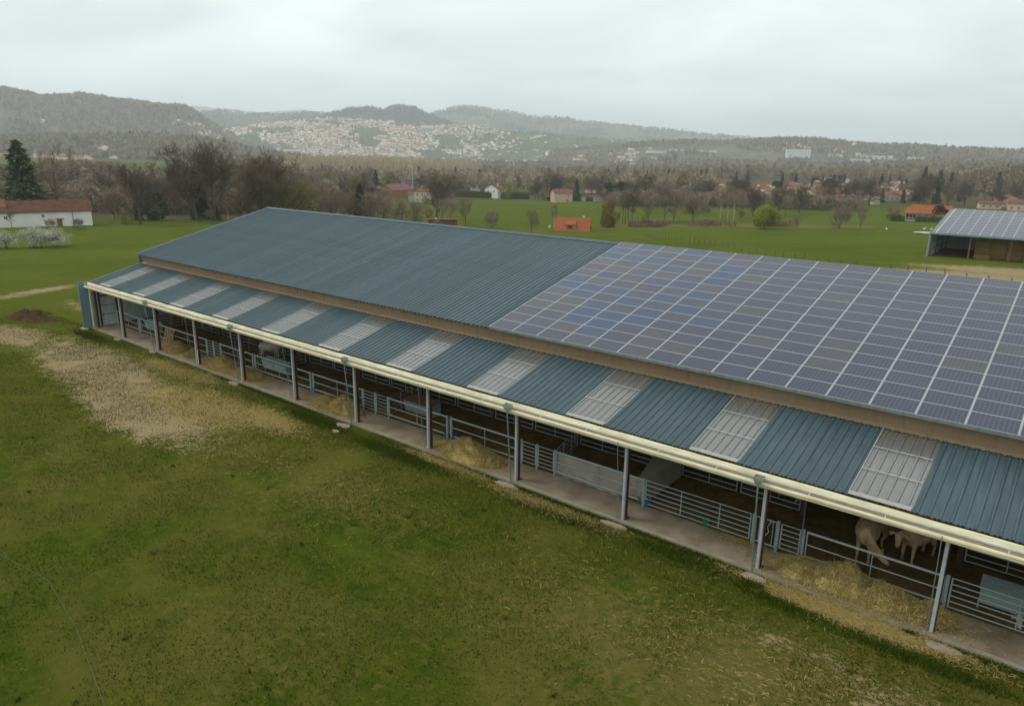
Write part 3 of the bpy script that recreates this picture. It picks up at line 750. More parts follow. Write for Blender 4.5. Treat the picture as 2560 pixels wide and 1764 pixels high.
SEG = [(1.3, 5.25, 'three', (.5,), 'three-rail fence nearest the far end wall, beside the barn corner'),
       (5.6, 10.3, 'three', (.52,), 'three-rail gate with a feed box behind it, second bay from the far end'),
       (10.65, 16.35, 'three', (.5,), 'three-rail gate behind the leaning pallet and the first hay heap'),
       (16.45, 17.35, 'man', (), 'narrow ladder gate left of the pair near the fourth roof post'),
       (17.45, 18.35, 'man', (), 'narrow ladder gate right of the pair near the fourth roof post'),
       (18.45, 22.65, 'three', (.55,), 'three-rail gate behind the long hay heap near the far end'),
       (23.0, 29.35, 'three', (.45,), 'three-rail gate with the double feed box, below the pale calf'),
       (29.7, 34.6, 'three', (.5,), 'three-rail gate behind the hay heap at the sixth roof post'),
       (34.7, 35.75, 'man', (), 'narrow ladder gate left of the pair in the middle of the barn'),
       (35.85, 36.9, 'man', (), 'narrow ladder gate right of the pair in the middle of the barn'),
       (37.0, 41.75, 'three', (.5,), 'three-rail gate in front of the brown-topped feed box'),
       (42.1, 46.95, 'three', (.5,), 'three-rail gate behind the round hay heap at mid barn'),
       (47.05, 47.95, 'man', (), 'narrow ladder gate left of the pair beside the grey tarpaulin'),
       (48.05, 49.05, 'man', (), 'narrow ladder gate right of the pair beside the grey tarpaulin'),
       (49.15, 54.0, 'three', (.5,), 'three-rail gate draped with the grey tarpaulin'),
       (54.12, 59.0, 'six', (.36, .72), 'six-bar gate right of the grey tarpaulin'),
       (60.2, 61.0, 'man', (), 'narrow ladder gate right of the tenth roof post, beside the cows'),
       (61.2, 65.98, 'three', (.5,), 'three-rail feed barrier in front of the three pale cows'),
       (66.15, 71.0, 'six', (.42, .8), 'six-bar gate in front of the grey feed hopper at the right edge')]
for x0_, x1_, kd, ups, lb in SEG: gate('pen_gate', lb, (x0_, GY0), (x1_, GY0), kd, ups)
# squeeze gate with upright bars left of the tenth roof post
g = thing('squeeze_gate', 'narrow squeeze gate with upright bent bars at the tenth roof post', 'gate', (59.17, GY0, .12), 0, 'galvanised gates and rails of the pens')
for zz_ in (.18, 1.27): ob('rail', TUBE['galv'], g, (.02, 0, zz_), (0, 0, 0), (.84, .024, .024))
for u in (.03, .18, .30, .72, .85): ob('upright', TUBE['galv'], g, (u, 0, .16), (0, -math.pi / 2, 0), (1.12, .02, .02))
b = MB(); pts = [(.42, 0, .18), (.42, 0, .5), (.56, .02, .72), (.5, .02, .95), (.62, 0, 1.2), (.6, 0, 1.3)]
for p_, q_ in zip(pts, pts[1:]): b.tube(p_, q_, .022, n=6)
ob('bent_bar', b.mesh('bent_bar', 'galv'), g)
# partitions running back into the pens, rear rails
for a_, b_, lb in [((49.05, 1.8), (48.1, 5.2), 'partition rails running back from the tarpaulin side gates'), ((61.0, 1.8), (60.1, 5.2), 'partition rails running back left of the pale cows'),
                   ((36.9, 1.8), (36.1, 5.2), 'partition rails running back beside the brown-topped feed box'), ((22.9, 1.9), (24.0, 5.2), 'partition rails running back behind the far pale calf'),
                   ((18.3, 1.8), (18.05, 5.2), 'partition rails running back near the fourth roof post'), ((54.02, 1.85), (54.0, 5.2), 'partition rails under the grey tarpaulin'),
                   ((5.4, 1.85), (6.0, 5.2), 'partition rails running back near the far end wall')]:
    gate('pen_partition', lb, a_, b_, 'five', (.35, .7), cat='fence', group='partition rails between pens')
k = 0
for i in range(1, 13):
    x_ = 6.0 * i
    if i == 10: continue
    for (u0, u1) in ((.15, 2.95), (3.1, 5.85)):
        k += 1
        gate('rear_rail', 'galvanised rear rail of the pens, %s from the far end' % ORD[min(k - 1, 29)], (x_ + u0, 5.36), (x_ + u1, 5.36), 'five', (.5,), .2, 'fence', 'rear rails of the pens')
gate('mesh_panel', 'tall barred panel against the pale lining of the far end wall', (.75, 4.5), (5.6, 4.5), 'high', tuple(.08 * j for j in range(1, 12)), .2, 'fence', None, 'galv_dark', .02)

def feeder(label, x0_, x1_, y0_, y1_, z0_, z1_, top='galv', group='metal feed boxes in the pens'):
    cx, cy = (x0_ + x1_) / 2, (y0_ + y1_) / 2
    f = thing('feed_hopper', label, 'feeder', (cx, cy, .15), 0, group)
    hw, hd = (x1_ - x0_) / 2, (y1_ - y0_) / 2
    b = MB(); b.hull8([(-hw, -hd * .6, z0_), (hw, -hd * .6, z0_), (hw, hd, z0_), (-hw, hd, z0_)], [(-hw, -hd, z1_ * .82), (hw, -hd, z1_ * .82), (hw, hd, z1_), (-hw, hd, z1_)])
    ob('hopper_body', b.mesh('hopper_body', 'feeder_steel'), f)
    b = MB(); b.hull8([(-hw - .04, -hd - .05, z1_ * .82 + .006), (hw + .04, -hd - .05, z1_ * .82 + .006), (hw + .04, hd + .04, z1_ + .006), (-hw - .04, hd + .04, z1_ + .006)],
                      [(-hw - .04, -hd - .05, z1_ * .82 + .03), (hw + .04, -hd - .05, z1_ * .82 + .03), (hw + .04, hd + .04, z1_ + .03), (-hw - .04, hd + .04, z1_ + .03)])
    ob('lid', b.mesh('lid', top), f)
    for sx in (-1, 1):
        b = MB(); b.box(sx * hw - .03, sx * hw + .03, -.03, .03, 0, z0_); ob('leg', b.mesh('leg', 'galv'), f)
    b = MB(); b.box(-.012, .012, -hd - .012, -hd + .02, z0_ + .1, z1_ * .8); ob('panel_seam', b.mesh('seam', 'galv_dark'), f)
feeder('pale green-grey feed hopper behind the six-bar gate at the right edge', 67.0, 69.6, 2.15, 2.75, .38, 1.2)
feeder('grey feed box with brown sloping lid behind the mid-barn gate', 36.9, 39.2, 2.9, 3.8, .1, 1.0, 'brown_board')
feeder('pale blue-green double feed box behind the gate below the far calf', 23.5, 26.3, 1.85, 2.35, .42, 1.15)
feeder('small pale blue-green feed box in the second bay from the far end', 6.0, 8.2, 1.85, 2.3, .42, 1.15)
# water bowls on the gate posts
def bowl(label, x_, m_):
    b = MB(); b.tube((0, 0, 0), (0, 0, .12), .10, .15, n=10); b.tube((0, 0, .12), (0, 0, .3), .15, .17, n=10, cap=False); b.tube((0, 0, .16), (0, 0, .17), .14, .14, n=10)
    ob('water_bowl', b.mesh('water_bowl', m_), None, (x_, GY0 + .1, .16), label=label, cat='water bowl', group='water bowls on the gate posts')
for lb, x_, m_ in [('small blue water bowl at the gate post right of the fifth roof post', 29.75, 'bowl_blue'), ('small green water bowl left of the mid-barn double gate post', 41.62, 'bowl_green'),
                   ('small blue water bowl right of the mid-barn double gate post', 42.25, 'bowl_blue'), ('small green water bowl left of the gate post at the tarpaulin corner', 53.88, 'bowl_green'),
                   ('small blue water bowl right of the gate post at the tarpaulin corner', 54.22, 'bowl_blue'), ('small green water bowl at the foot of the rear rail by the right pens', 57.05, 'bowl_green'),
                   ('dark blue bucket behind the narrow ladder gates near the fourth post', 18.2, 'bowl_blue')]:
    bowl(lb, x_, m_)
# grey tarpaulin over the gate and the partition
tp = thing('tarpaulin', 'crumpled grey tarpaulin hung over a gate and the partition behind it', 'tarpaulin', (51.6, GY0, .12))
xs = np.linspace(-2.45, 2.45, 60); P = []
for j, v in enumerate(np.linspace(0, 1, 26)):
    row = []
    for x_ in xs:
        low = .02 if x_ < 1.6 else .12
        top = 1.27 - .10 * math.sin((x_ + 2.45) / 4.9 * math.pi) - .02 * math.sin(x_ * 5)
        z_ = top + (low - top) * v
        fold = .05 * math.sin(x_ * 9 + 3 * v) * v + .07 * (float(vn(x_ * 2.2, v * 3.1)) - .5) + (.12 * math.sin((x_ - 1.6) * 14 + v * 4) * min(1, (x_ - 1.4)) if x_ > 1.4 else 0)
        row.append((x_, .075 + fold * .6 + (.10 * v if x_ > 1.4 else .02), z_))
    P.append(row)
b = MB(); b.grid(P); ob('hanging_sheet', b.mesh('hanging_sheet', 'tarp_grey', True), tp)
P = []
for y_ in np.linspace(.05, 3.6, 36):
    row = []
    for j, u in enumerate(np.linspace(0, 1, 26)):
        # over the partition rail at x=+2.4: down the right side, spread to the left
        if u < .38: x_ = 2.52 + .10 * (.38 - u); z_ = 1.30 - (.38 - u) / .38 * 1.1
        else:
            v = (u - .38) / .62; x_ = 2.52 - v * (.55 + .25 * y_); z_ = 1.30 - .30 * v ** 1.4 - .12 * math.sin(v * 3.1)
        n_ = float(vn(y_ * 2 + j * .15, u * 5)) - .5
        row.append((x_ + .05 * n_, y_, z_ + .09 * n_))
    P.append(row)
b = MB(); b.grid(P); ob('draped_sheet', b.mesh('draped_sheet', 'tarp_grey', True), tp)
# leaning pallet
pt = thing('pallet', 'wooden pallet leaning against the rails by the third roof post', 'pallet', (10.9, 1.28, .125), rad(-4))
pt.rotation_euler.x = rad(-14)
for i in range(7):
    b = MB(); b.box(-.85, .85, -.02, .0, .04 + .19 * i, .04 + .19 * i + .08); ob('slat', b.mesh('slat', 'wood_pallet'), pt)
for x_ in (-.72, -.25, .25, .72):
    b = MB(); b.box(x_ - .05, x_ + .05, .001, .10, .0, 1.3); ob('stringer', b.mesh('stringer', 'wood_pallet'), pt)
# concrete pads at the post feet
for i, (x_, y_, rx, ry, lb) in enumerate([(.3, -.75, .75, .4, 'pale concrete pad under the far corner of the barn'), (6.1, -.55, .7, .3, 'pale concrete pad at the foot of the first open post'), (12.0, -.5, .6, .25, 'pale concrete pad at the foot of the second open post'),
        (23.9, -.6, .85, .34, 'pale concrete pad at the foot of the fourth post'), (35.8, -.75, .8, .38, 'pale concrete pad at the foot of the sixth post'), (36.1, -1.6, .38, .2, 'small loose concrete slab in the grass below the sixth post'),
        (47.9, -.6, .95, .27, 'rough stone pad at the foot of the eighth post'), (53.9, -.6, .95, .27, 'rough stone pad at the foot of the ninth post'), (60.1, -.65, .85, .34, 'smooth concrete pad at the foot of the tenth post'), (66.5, -.65, .85, .36, 'rough sandy pad at the foot of the eleventh post')]):
    b = MB(); n = 16; r_ = random.Random(i)
    pts = [(math.cos(2 * math.pi * q / n) * rx * r_.uniform(.5, .85), math.sin(2 * math.pi * q / n) * ry * r_.uniform(.5, .9)) for q in range(n)]
    b.prism(pts, 'z', -.12, .06)
    ob('concrete_pad', b.mesh('concrete_pad', 'pad_stone'), None, (x_, y_, .03), (rad(r_.uniform(-2, 2)), 0, 0), label=lb, cat='pad', group='concrete pads at the post feet')

# ------------------------------------------------------------------ hay heaps and straw
def strands(pos, lo=.12, hi=.34, w_=.016, tilt=.5, seed=1, bright=(.55, 1.25), green=.0):
    r = np.random.default_rng(seed); n = len(pos)
    th = r.random(n) * 2 * np.pi; ln = lo + (hi - lo) * r.random(n); tl = (r.random(n) - .35) * tilt
    d = np.stack([np.cos(th) * np.cos(tl), np.sin(th) * np.cos(tl), np.sin(tl)], -1) * ln[:, None]
    s = np.stack([-np.sin(th), np.cos(th), (r.random(n) - .5) * .8], -1) * (w_ * (.6 + .8 * r.random(n)))[:, None]
    sag = np.stack([0 * th, 0 * th, -ln * .12], -1)
    V = np.stack([pos - d / 2 - s / 2, pos - d / 2 + s / 2, pos + s / 2 - sag, pos - s / 2 - sag, pos + d / 2 + s / 2, pos + d / 2 - s / 2], 1).reshape(-1, 3)
    k = np.arange(n) * 6
    F = np.concatenate([np.stack([k, k + 1, k + 2, k + 3], -1), np.stack([k + 3, k + 2, k + 4, k + 5], -1)])
    v = bright[0] + (bright[1] - bright[0]) * r.random(n)
    c = np.stack([v * (1 - green * .35), v, v * (1 - green * .2)], -1)
    return V, F, np.repeat(c, 6, 0)
PILES = [(13.3, .95, 1.15, .72, .8, 'tall yellow hay heap beside the leaning pallet', 'hay'), (15.6, .95, .8, .55, .45, 'small hay heap between the pallet heap and the third post', 'hay'),
         (20.0, .9, 1.7, .75, .85, 'long yellow hay heap between the third and fourth posts', 'hay'), (23.0, .95, 1.5, .65, .5, 'low hay heap right of the fourth post', 'hay'),
         (32.2, .8, 1.1, .65, .5, 'lower left lobe of the hay by the sixth post', 'hay'), (33.9, .85, 1.3, .72, .95, 'steep yellow hay heap at the sixth post', 'hay'),
         (44.2, .8, 2.0, .85, .85, 'round greenish hay heap between the seventh and eighth posts', 'hay_green'), (61.4, .9, .95, .72, .62, 'leftmost hay heap under the pale cows', 'hay_green'),
         (62.9, .95, 1.15, .8, 1.0, 'tallest hay heap under the pale cows', 'hay_green'), (64.35, .85, 1.2, .78, .72, 'broad hay heap right of the tallest one, under the cows', 'hay_green'), (65.75, .85, .8, .6, .5, 'small hay heap at the foot of the eleventh post', 'hay_green')]
for i, (cx, cy, rx, ry, h, lb, mt) in enumerate(PILES):
    pl_ = thing('hay_heap', lb, 'hay heap', (cx, cy, .12), 0, 'hay heaps along the feed passage')
    n = 40; P = []; r_ = np.random.default_rng(i + 3)
    def hh(u, v):
        rr = np.hypot(u, v)
        base = np.clip(1 - rr, 0, 1) ** .75
        return h * base * (.55 + .9 * fbm(u * 2.6 + i * 3.1, v * 2.6 + i * 1.7, 4)) - .03
    for a_ in np.linspace(0, 1, 22):
        row = []
        for th in np.linspace(0, 2 * math.pi, n):
            wob = 1 + .28 * (float(vn(math.cos(th) * 2 + i, math.sin(th) * 2)) - .5)
            u, v = a_ * math.cos(th), a_ * math.sin(th)
            row.append((u * rx * 1.12 * wob, v * ry * 1.12 * wob, float(hh(u, v)) + .05 * (float(vn(u * 22 + i, v * 22)) - .5) * (1 if a_ < .97 else 0)))
        P.append(row)
    b = MB(); b.grid(P); ob('mound', b.mesh('mound', mt, True), pl_)
    ns = int(2600 * rx)
    th = r_.random(ns) * 2 * np.pi; a_ = np.sqrt(r_.random(ns)) * 1.08
    u, v = a_ * np.cos(th), a_ * np.sin(th)
    pos = np.stack([u * rx * 1.12, v * ry * 1.12, np.clip(hh(u, v), .0, 9) + .02 + .05 * r_.random(ns)], -1)
    V, F, c = strands(pos, .12, .36, .017, 1.0, i, (.40, 1.15), .12 if mt == 'hay_green' else 0)
    o = ob('loose_straw', np_mesh('loose_straw', V, F, 'straw_strand', c), pl_); o['kind'] = 'stuff'
# straw litter on the slab, the bedding and the grass in front
r_ = np.random.default_rng(77); pos = []
for (cx, cy, rx, ry, n) in [(13.6, .8, 2.2, .9, 2500), (20.5, .75, 3.4, .95, 5200), (24, .8, 2.5, .8, 2000), (33, .7, 3.0, .95, 5000), (44, .7, 3.0, 1.0, 3200), (63.3, .75, 3.7, 1.05, 8000), (16, .9, 2, .7, 900), (58.6, 1.5, 1.5, .3, 500)]:
    q = r_.normal(0, .45, (n, 2)); x_, y_ = cx + q[:, 0] * rx, cy + q[:, 1] * ry
    y_ = np.clip(y_, -.2, 1.72)
    pos.append(np.stack([x_, y_, np.full(n, .125) + .02 * r_.random(n)], -1))
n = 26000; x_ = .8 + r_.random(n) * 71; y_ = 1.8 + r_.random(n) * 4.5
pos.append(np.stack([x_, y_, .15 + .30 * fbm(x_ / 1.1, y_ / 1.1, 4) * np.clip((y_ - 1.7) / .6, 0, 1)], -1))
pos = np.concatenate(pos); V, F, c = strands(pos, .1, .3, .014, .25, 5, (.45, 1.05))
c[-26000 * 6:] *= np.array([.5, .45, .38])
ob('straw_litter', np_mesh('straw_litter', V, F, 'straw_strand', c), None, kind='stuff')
pos = []
for (cx, cy, rx, ry, n) in [(26, -4.3, 6, 2.2, 5200), (63.5, -.75, 3.6, .6, 10000), (43.6, -.65, 3.2, .4, 1500), (50.5, -1.1, 3.4, .5, 1700), (17, -1.6, 6, 1.2, 3000), (31, -3, 5, 1.2, 2500), (60, -5, 9, 3.5, 900), (40, -6, 10, 4, 600)]:
    q = r_.normal(0, .5, (n, 2)); x_, y_ = cx + q[:, 0] * rx, np.minimum(cy + q[:, 1] * ry, -.26)
    pos.append(np.stack([x_, y_, np.full(n, .05) + .10 * (fbm(x_ / 2.6, y_ / 2.6, 3) - .44)], -1))
pos = np.concatenate(pos); V, F, c = strands(pos, .08, .26, .0105, .3, 6, (.4, 1.05))
ob('scattered_straw', np_mesh('scattered_straw', V, F, 'straw_strand', c), None, kind='stuff')
# grass blades in the near meadow, taller where it is lush along the slab
def gz(x_, y_): return 0.10 * (fbm(x_ / 2.6, y_ / 2.6, 3) - .44)
n = 260000; r_ = np.random.default_rng(5)
x_ = -12 + 84 * r_.random(n) ** .75; y_ = -.3 - 24 * r_.random(n) ** 1.35
keep = (fbm(x_ / 2.2 + 3, y_ / 2.2, 3) + .25 * r_.random(n)) > .50
x_, y_ = x_[keep], y_[keep]; hgt = .045 + .065 * r_.random(len(x_))
L_ = [(66, -1.8, 2.6, .34, 5000), (61.6, -1.6, 1.5, .3, 2400), (57.3, -1.1, 2.2, .4, 2800), (51.5, -1.4, 3.0, .5, 2400), (41, -1.5, 3.5, .55, 5000), (33.6, -1.2, 3, .55, 4000), (67.5, -.45, 2.0, .15, 900), (52, -.42, 10, .10, 3500), (60.2, -1.15, .6, .35, 2200), (3, -1.5, 3, .6, 2500), (57.3, -.6, .35, .2, 700), (65.4, -.42, .22, .12, 400), (28, -.5, 6, .15, 1800)]
wr = random.Random(9)
for _ in range(70): L_.append((wr.uniform(24, 70), -.8 - 20 * wr.random() ** 1.3, wr.uniform(.10, .22), wr.uniform(.08, .16), wr.randint(10, 26)))
ex, ey, eh = [], [], []
for (cx, cy, rx, ry, k) in L_:
    q = r_.normal(0, .45, (k, 2)); ex.append(cx + q[:, 0] * rx); ey.append(np.minimum(cy + q[:, 1] * ry, -.27)); eh.append(.06 + .11 * r_.random(k))
nb = len(x_); x_ = np.concatenate([x_] + ex); y_ = np.concatenate([y_] + ey); hgt = np.concatenate([hgt] + eh)
n = len(x_); th = r_.random(n) * 2 * np.pi; wd = (.013 + .016 * r_.random(n)) * np.where(hgt > .09, 1.2, 1.0)
dx, dy = np.cos(th), np.sin(th); z_ = gz(x_, y_) - .01
ln = (r_.random(n) - .3) * hgt * 1.2; la = r_.random(n) * 2 * np.pi
V = np.stack([np.stack([x_ - dx * wd, y_ - dy * wd, z_], -1), np.stack([x_ + dx * wd, y_ + dy * wd, z_], -1), np.stack([x_ + np.cos(la) * ln, y_ + np.sin(la) * ln, z_ + hgt], -1)], 1).reshape(-1, 3)
F = np.arange(n * 3).reshape(-1, 3)
vv = .5 + 1.0 * r_.random(n); yl = np.where(r_.random(n) < .34, 1.0, 0.0); yl[nb:] *= .3
c = np.stack([vv * (1 + .9 * yl), vv * (1 + .25 * yl), vv * (1 + .8 * yl)], -1)
c[nb:] *= np.array([.75, .92, .6])
ob('grass', np_mesh('grass', V, F, 'grass_blade', np.repeat(c, 3, 0)), None, kind='stuff')
# manure heap, green fence cord
n = 30; P = []
for a_ in np.linspace(0, 1, 26):
    row = []
    for th in np.linspace(0, 2 * math.pi, n * 2):
        u, v = a_ * math.cos(th), a_ * math.sin(th); wob = 1 + .5 * (float(vn(math.cos(th) * 2 + 5, math.sin(th) * 2)) - .5)
        row.append((u * 2.9 * wob, v * 1.2 * wob, 1.0 * max(0, 1 - a_) ** .8 * (.25 + float(fbm(u * 4 + 2, v * 4, 4)) * 1.5) + .28 * (float(vn(u * 9, v * 9)) - .5) * (1 - a_) - .04))
    P.append(row)
b = MB(); b.grid(P); ob('manure_heap', b.mesh('manure_heap', 'dung', True), None, (-7.6, -2.3, 0), (0, 0, rad(22)), label='dark brown manure heap on the grass left of the barn', cat='manure heap')
b = MB(); pts = [(34.0, -18.3), (36.8, -18.3), (40.2, -17.8), (44.0, -18.3), (48.2, -19.2), (50.5, -19.9)]
for p_, q_ in zip(pts, pts[1:]): b.tube((*p_, .10), (*q_, .10), .006, n=5)
ob('rope', b.mesh('rope', 'green_wire'), None, label='thin green rope lying across the grass at lower left', cat='rope')

# ------------------------------------------------------------------ cattle
def loft(b, secs, n=14):
    rings = []
    for i, (c, wd, ht) in enumerate(secs):
        c = Vector(c)
        p_ = Vector(secs[max(i - 1, 0)][0]); q_ = Vector(secs[min(i + 1, len(secs) - 1)][0])
        d = (q_ - p_).normalized()
        up_ = Vector((0, 0, 1)) if abs(d.z) < .8 else Vector((1, 0, 0))
        s = d.cross(up_).normalized(); u = s.cross(d)
        rings.append([c + s * math.cos(2 * math.pi * k / n) * wd + u * math.sin(2 * math.pi * k / n) * ht for k in range(n)])
    k0 = len(b.v); b.v += [tuple(p) for r in rings for p in r]
    for i in range(len(rings) - 1):
        for k in range(n): b.f.append((k0 + i * n + k, k0 + i * n + (k + 1) % n, k0 + (i + 1) * n + (k + 1) % n, k0 + (i + 1) * n + k)); b.m.append(0)
    b.f.append(tuple(k0 + k for k in range(n - 1, -1, -1))); b.m.append(0)
    e = k0 + (len(rings) - 1) * n; b.f.append(tuple(e + k for k in range(n))); b.m.append(0)
def bovine(label, loc, heading, s=1.0, neck=((.62, 0, 1.10), (.86, 0, 1.22), (1.08, 0, 1.32)), look=(1, 0, -.55), coat='cow_coat', lying=False, tags=True, cat='cow'):
    t_ = thing('cow' if cat == 'cow' else 'calf', label, cat, loc, heading, 'pale cattle in the barn')
    b = MB()
    dz = -.55 if lying else 0
    T = [(-.97, 1.16, .07, .10), (-.90, 1.14, .23, .23), (-.72, 1.10, .32, .32), (-.45, 1.06, .34, .35), (-.15, 1.02, .39, .395), (.12, 1.02, .385, .40), (.36, 1.05, .33, .38), (.54, 1.08, .26, .34), (.68, 1.12, .18, .26)]
    loft(b, [((x_, 0, z_ + dz), w_, h_) for x_, z_, w_, h_ in T], 18)
    for sg in (-1, 1):                                     # hips stand proud
        loft(b, [((-.62, sg * .12, 1.30 + dz), .09, .10), ((-.60, sg * .23, 1.27 + dz), .07, .09)], 10)
    if not lying:
        for sg in (-1, 1):
            loft(b, [((.40, sg * .17, 1.0), .12, .16), ((.42, sg * .18, .74), .085, .105), ((.44, sg * .18, .50), .06, .07), ((.45, sg * .18, .44), .062, .072), ((.44, sg * .18, .22), .042, .048), ((.45, sg * .18, .11), .052, .056), ((.47, sg * .18, .0), .062, .072)], 10)
            loft(b, [((-.66, sg * .17, 1.05), .14, .24), ((-.62, sg * .19, .80), .115, .18), ((-.66, sg * .19, .60), .075, .11), ((-.80, sg * .18, .46), .055, .075), ((-.76, sg * .18, .24), .042, .05), ((-.74, sg * .18, .11), .052, .058), ((-.70, sg * .18, .0), .062, .074)], 10)
    else:
        for sg in (-1, 1):
            loft(b, [((.38, sg * .2, .35), .11, .13), ((.62, sg * .24, .16), .06, .07), ((.44, sg * .26, .07), .045, .05)], 10)
            loft(b, [((-.55, sg * .25, .38), .14, .2), ((-.2, sg * .36, .18), .08, .1), ((-.5, sg * .4, .07), .05, .05)], 10)
    loft(b, [((-.95, 0, 1.18 + dz), .035, .035), ((-1.03, 0, 1.05 + dz), .03, .03), ((-1.02, 0, .75 + dz), .022, .022), ((-1.0, .02, .55 + dz * .8), .045, .045), ((-1.0, .02, .40 + dz * .6), .02, .02)], 8)
    nk = [Vector(q) + Vector((0, 0, dz * (1 if lying else 1))) for q in neck]
    loft(b, [((.48, 0, 1.10 + dz), .19, .30), (nk[0], .15, .25), (nk[1], .12, .19), (nk[2], .115, .15)], 14)
    lk = Vector(look).normalized(); hd = nk[2]
    loft(b, [(hd - lk * .06, .10, .12), (hd + lk * .06, .125, .14), (hd + lk * .14, .12, .13), (hd + lk * .25, .092, .102), (hd + lk * .34, .082, .088), (hd + lk * .40, .086, .082), (hd + lk * .44, .055, .055)], 12)
    side = lk.cross(Vector((0, 0, 1))).normalized(); upv = side.cross(lk)
    for sg in (-1, 1):
        e0 = hd + side * sg * .10 + upv * .05 + lk * .0
        loft(b, [(e0, .035, .035), (e0 + side * sg * .10 + upv * .01, .035, .06), (e0 + side * sg * .19 - upv * .02, .025, .055), (e0 + side * sg * .25 - upv * .04, .012, .02)], 8)
    me = b.mesh('body_raw', coat)
    tmp = bpy.data.objects.new('tmp', me); COL.objects.link(tmp)
    rm = tmp.modifiers.new('r', 'REMESH'); rm.mode = 'VOXEL'; rm.voxel_size = .028
    smo = tmp.modifiers.new('s', 'SMOOTH'); smo.factor = .5; smo.iterations = 4
    dg = bpy.context.evaluated_depsgraph_get()
    bm_ = bpy.data.meshes.new_from_object(tmp.evaluated_get(dg))
    bpy.data.objects.remove(tmp)
    bm_.polygons.foreach_set('use_smooth', [True] * len(bm_.polygons))
    ob('body', bm_, t_, scale=(s, s, s))
    S_ = lambda v: tuple(x_ * s for x_ in v)
    b = MB(); b.tube(hd + lk * .415 - upv * .01, hd + lk * .465 - upv * .01, .06, .046, n=10); ob('muzzle', b.mesh('muzzle', 'nose_pink', True), t_, scale=(s, s, s))
    for sg in (-1, 1):
        c_ = hd + side * sg * .112 + upv * .035 + lk * .13
        b = MB(); b.tube(c_ - lk * .02, c_ + lk * .02, .018, .018, n=8); ob('eye', b.mesh('eye', 'eye_dark', True), t_, scale=(s, s, s))
        if tags:
            c_ = hd + side * sg * .25 + upv * .01 + lk * .035
            b = MB(); b.box(-.035, .035, -.008, .008, -.05, .03)
            ob('ear_tag', b.mesh('ear_tag', 'tag_orange'), t_, tuple(c_ * s), (0, 0, math.atan2(lk.y, lk.x) + math.pi / 2), (s, s, s))
    if not lying:
        for (x_, y_) in ((.46, -.18), (.46, .18), (-.715, -.18), (-.715, .18)):
            b = MB(); b.tube((x_, y_, -.005), (x_ - .01, y_, .075), .078, .066, n=10); ob('hoof', b.mesh('hoof', 'hoof', True), t_, scale=(s, s, s))
    return t_
bovine('pale cow with head lowered sideways at the feed rail, leftmost of three', (63.0, 3.4, .2), rad(-84), 1.17, ((.64, .08, 1.02), (.80, .26, .88), (.86, .44, .74)), (.35, .85, -.55))
bovine('pale cow facing out with orange ear tags, rightmost of three', (64.6, 4.5, .2), rad(-113), 1.13, ((.64, 0, 1.12), (.88, -.03, 1.17), (1.04, -.05, 1.22)), (.85, .48, -.8))
bovine('pale cow standing turned away in the shade behind the other two', (63.62, 5.2, .2), rad(57), .92, tags=False)
bovine('pale calf standing behind the far double feed box', (21.3, 4.1, .25), rad(35), .95, ((.64, 0, 1.14), (.84, .05, 1.32), (1.0, .08, 1.45)), (.9, .3, -.35), 'calf_coat', tags=False, cat='calf')
bovine('pinkish calf lying with its head under the bottom rail, lower right corner', (68.15, 2.95, .12), rad(-83), .78, ((.66, 0, 1.0), (.84, 0, .96), (1.0, 0, .92)), (1, .05, -.5), 'calf_coat', True, tags=False, cat='calf')
bovine('white calf standing behind the rear rail near the tenth roof post', (58.9, 6.4, .25), rad(170), .7, coat='calf_coat', tags=False, cat='calf')
# ------------------------------------------------------------------ trees: generators
def np_tubes(segs, n):            # segs: list of (p, q, r0, r1) -> open tubes with n sides
    P = np.array([s[0] for s in segs], float); Q = np.array([s[1] for s in segs], float)
    r0 = np.array([s[2] for s in segs])[:, None]; r1 = np.array([s[3] for s in segs])[:, None]
    d = Q - P; d /= np.linalg.norm(d, axis=1)[:, None] + 1e-9
    ref = np.where(np.abs(d[:, 2:3]) > .9, np.array([[1., 0, 0]]), np.array([[0., 0, 1]]))
    a = np.cross(d, ref); a /= np.linalg.norm(a, axis=1)[:, None]; b_ = np.cross(d, a)
    rows = []
    for c, r in ((P, r0), (Q, r1)):
        for i in range(n):
            th = 2 * math.pi * i / n; rows.append(c + (a * math.cos(th) + b_ * math.sin(th)) * r)
    V = np.stack(rows, 1).reshape(-1, 3)
    k = np.arange(len(segs))[:, None] * 2 * n
    F = np.concatenate([k + np.array([[i, (i + 1) % n, n + (i + 1) % n, n + i]]) for i in range(n)], 0)
    return V, F
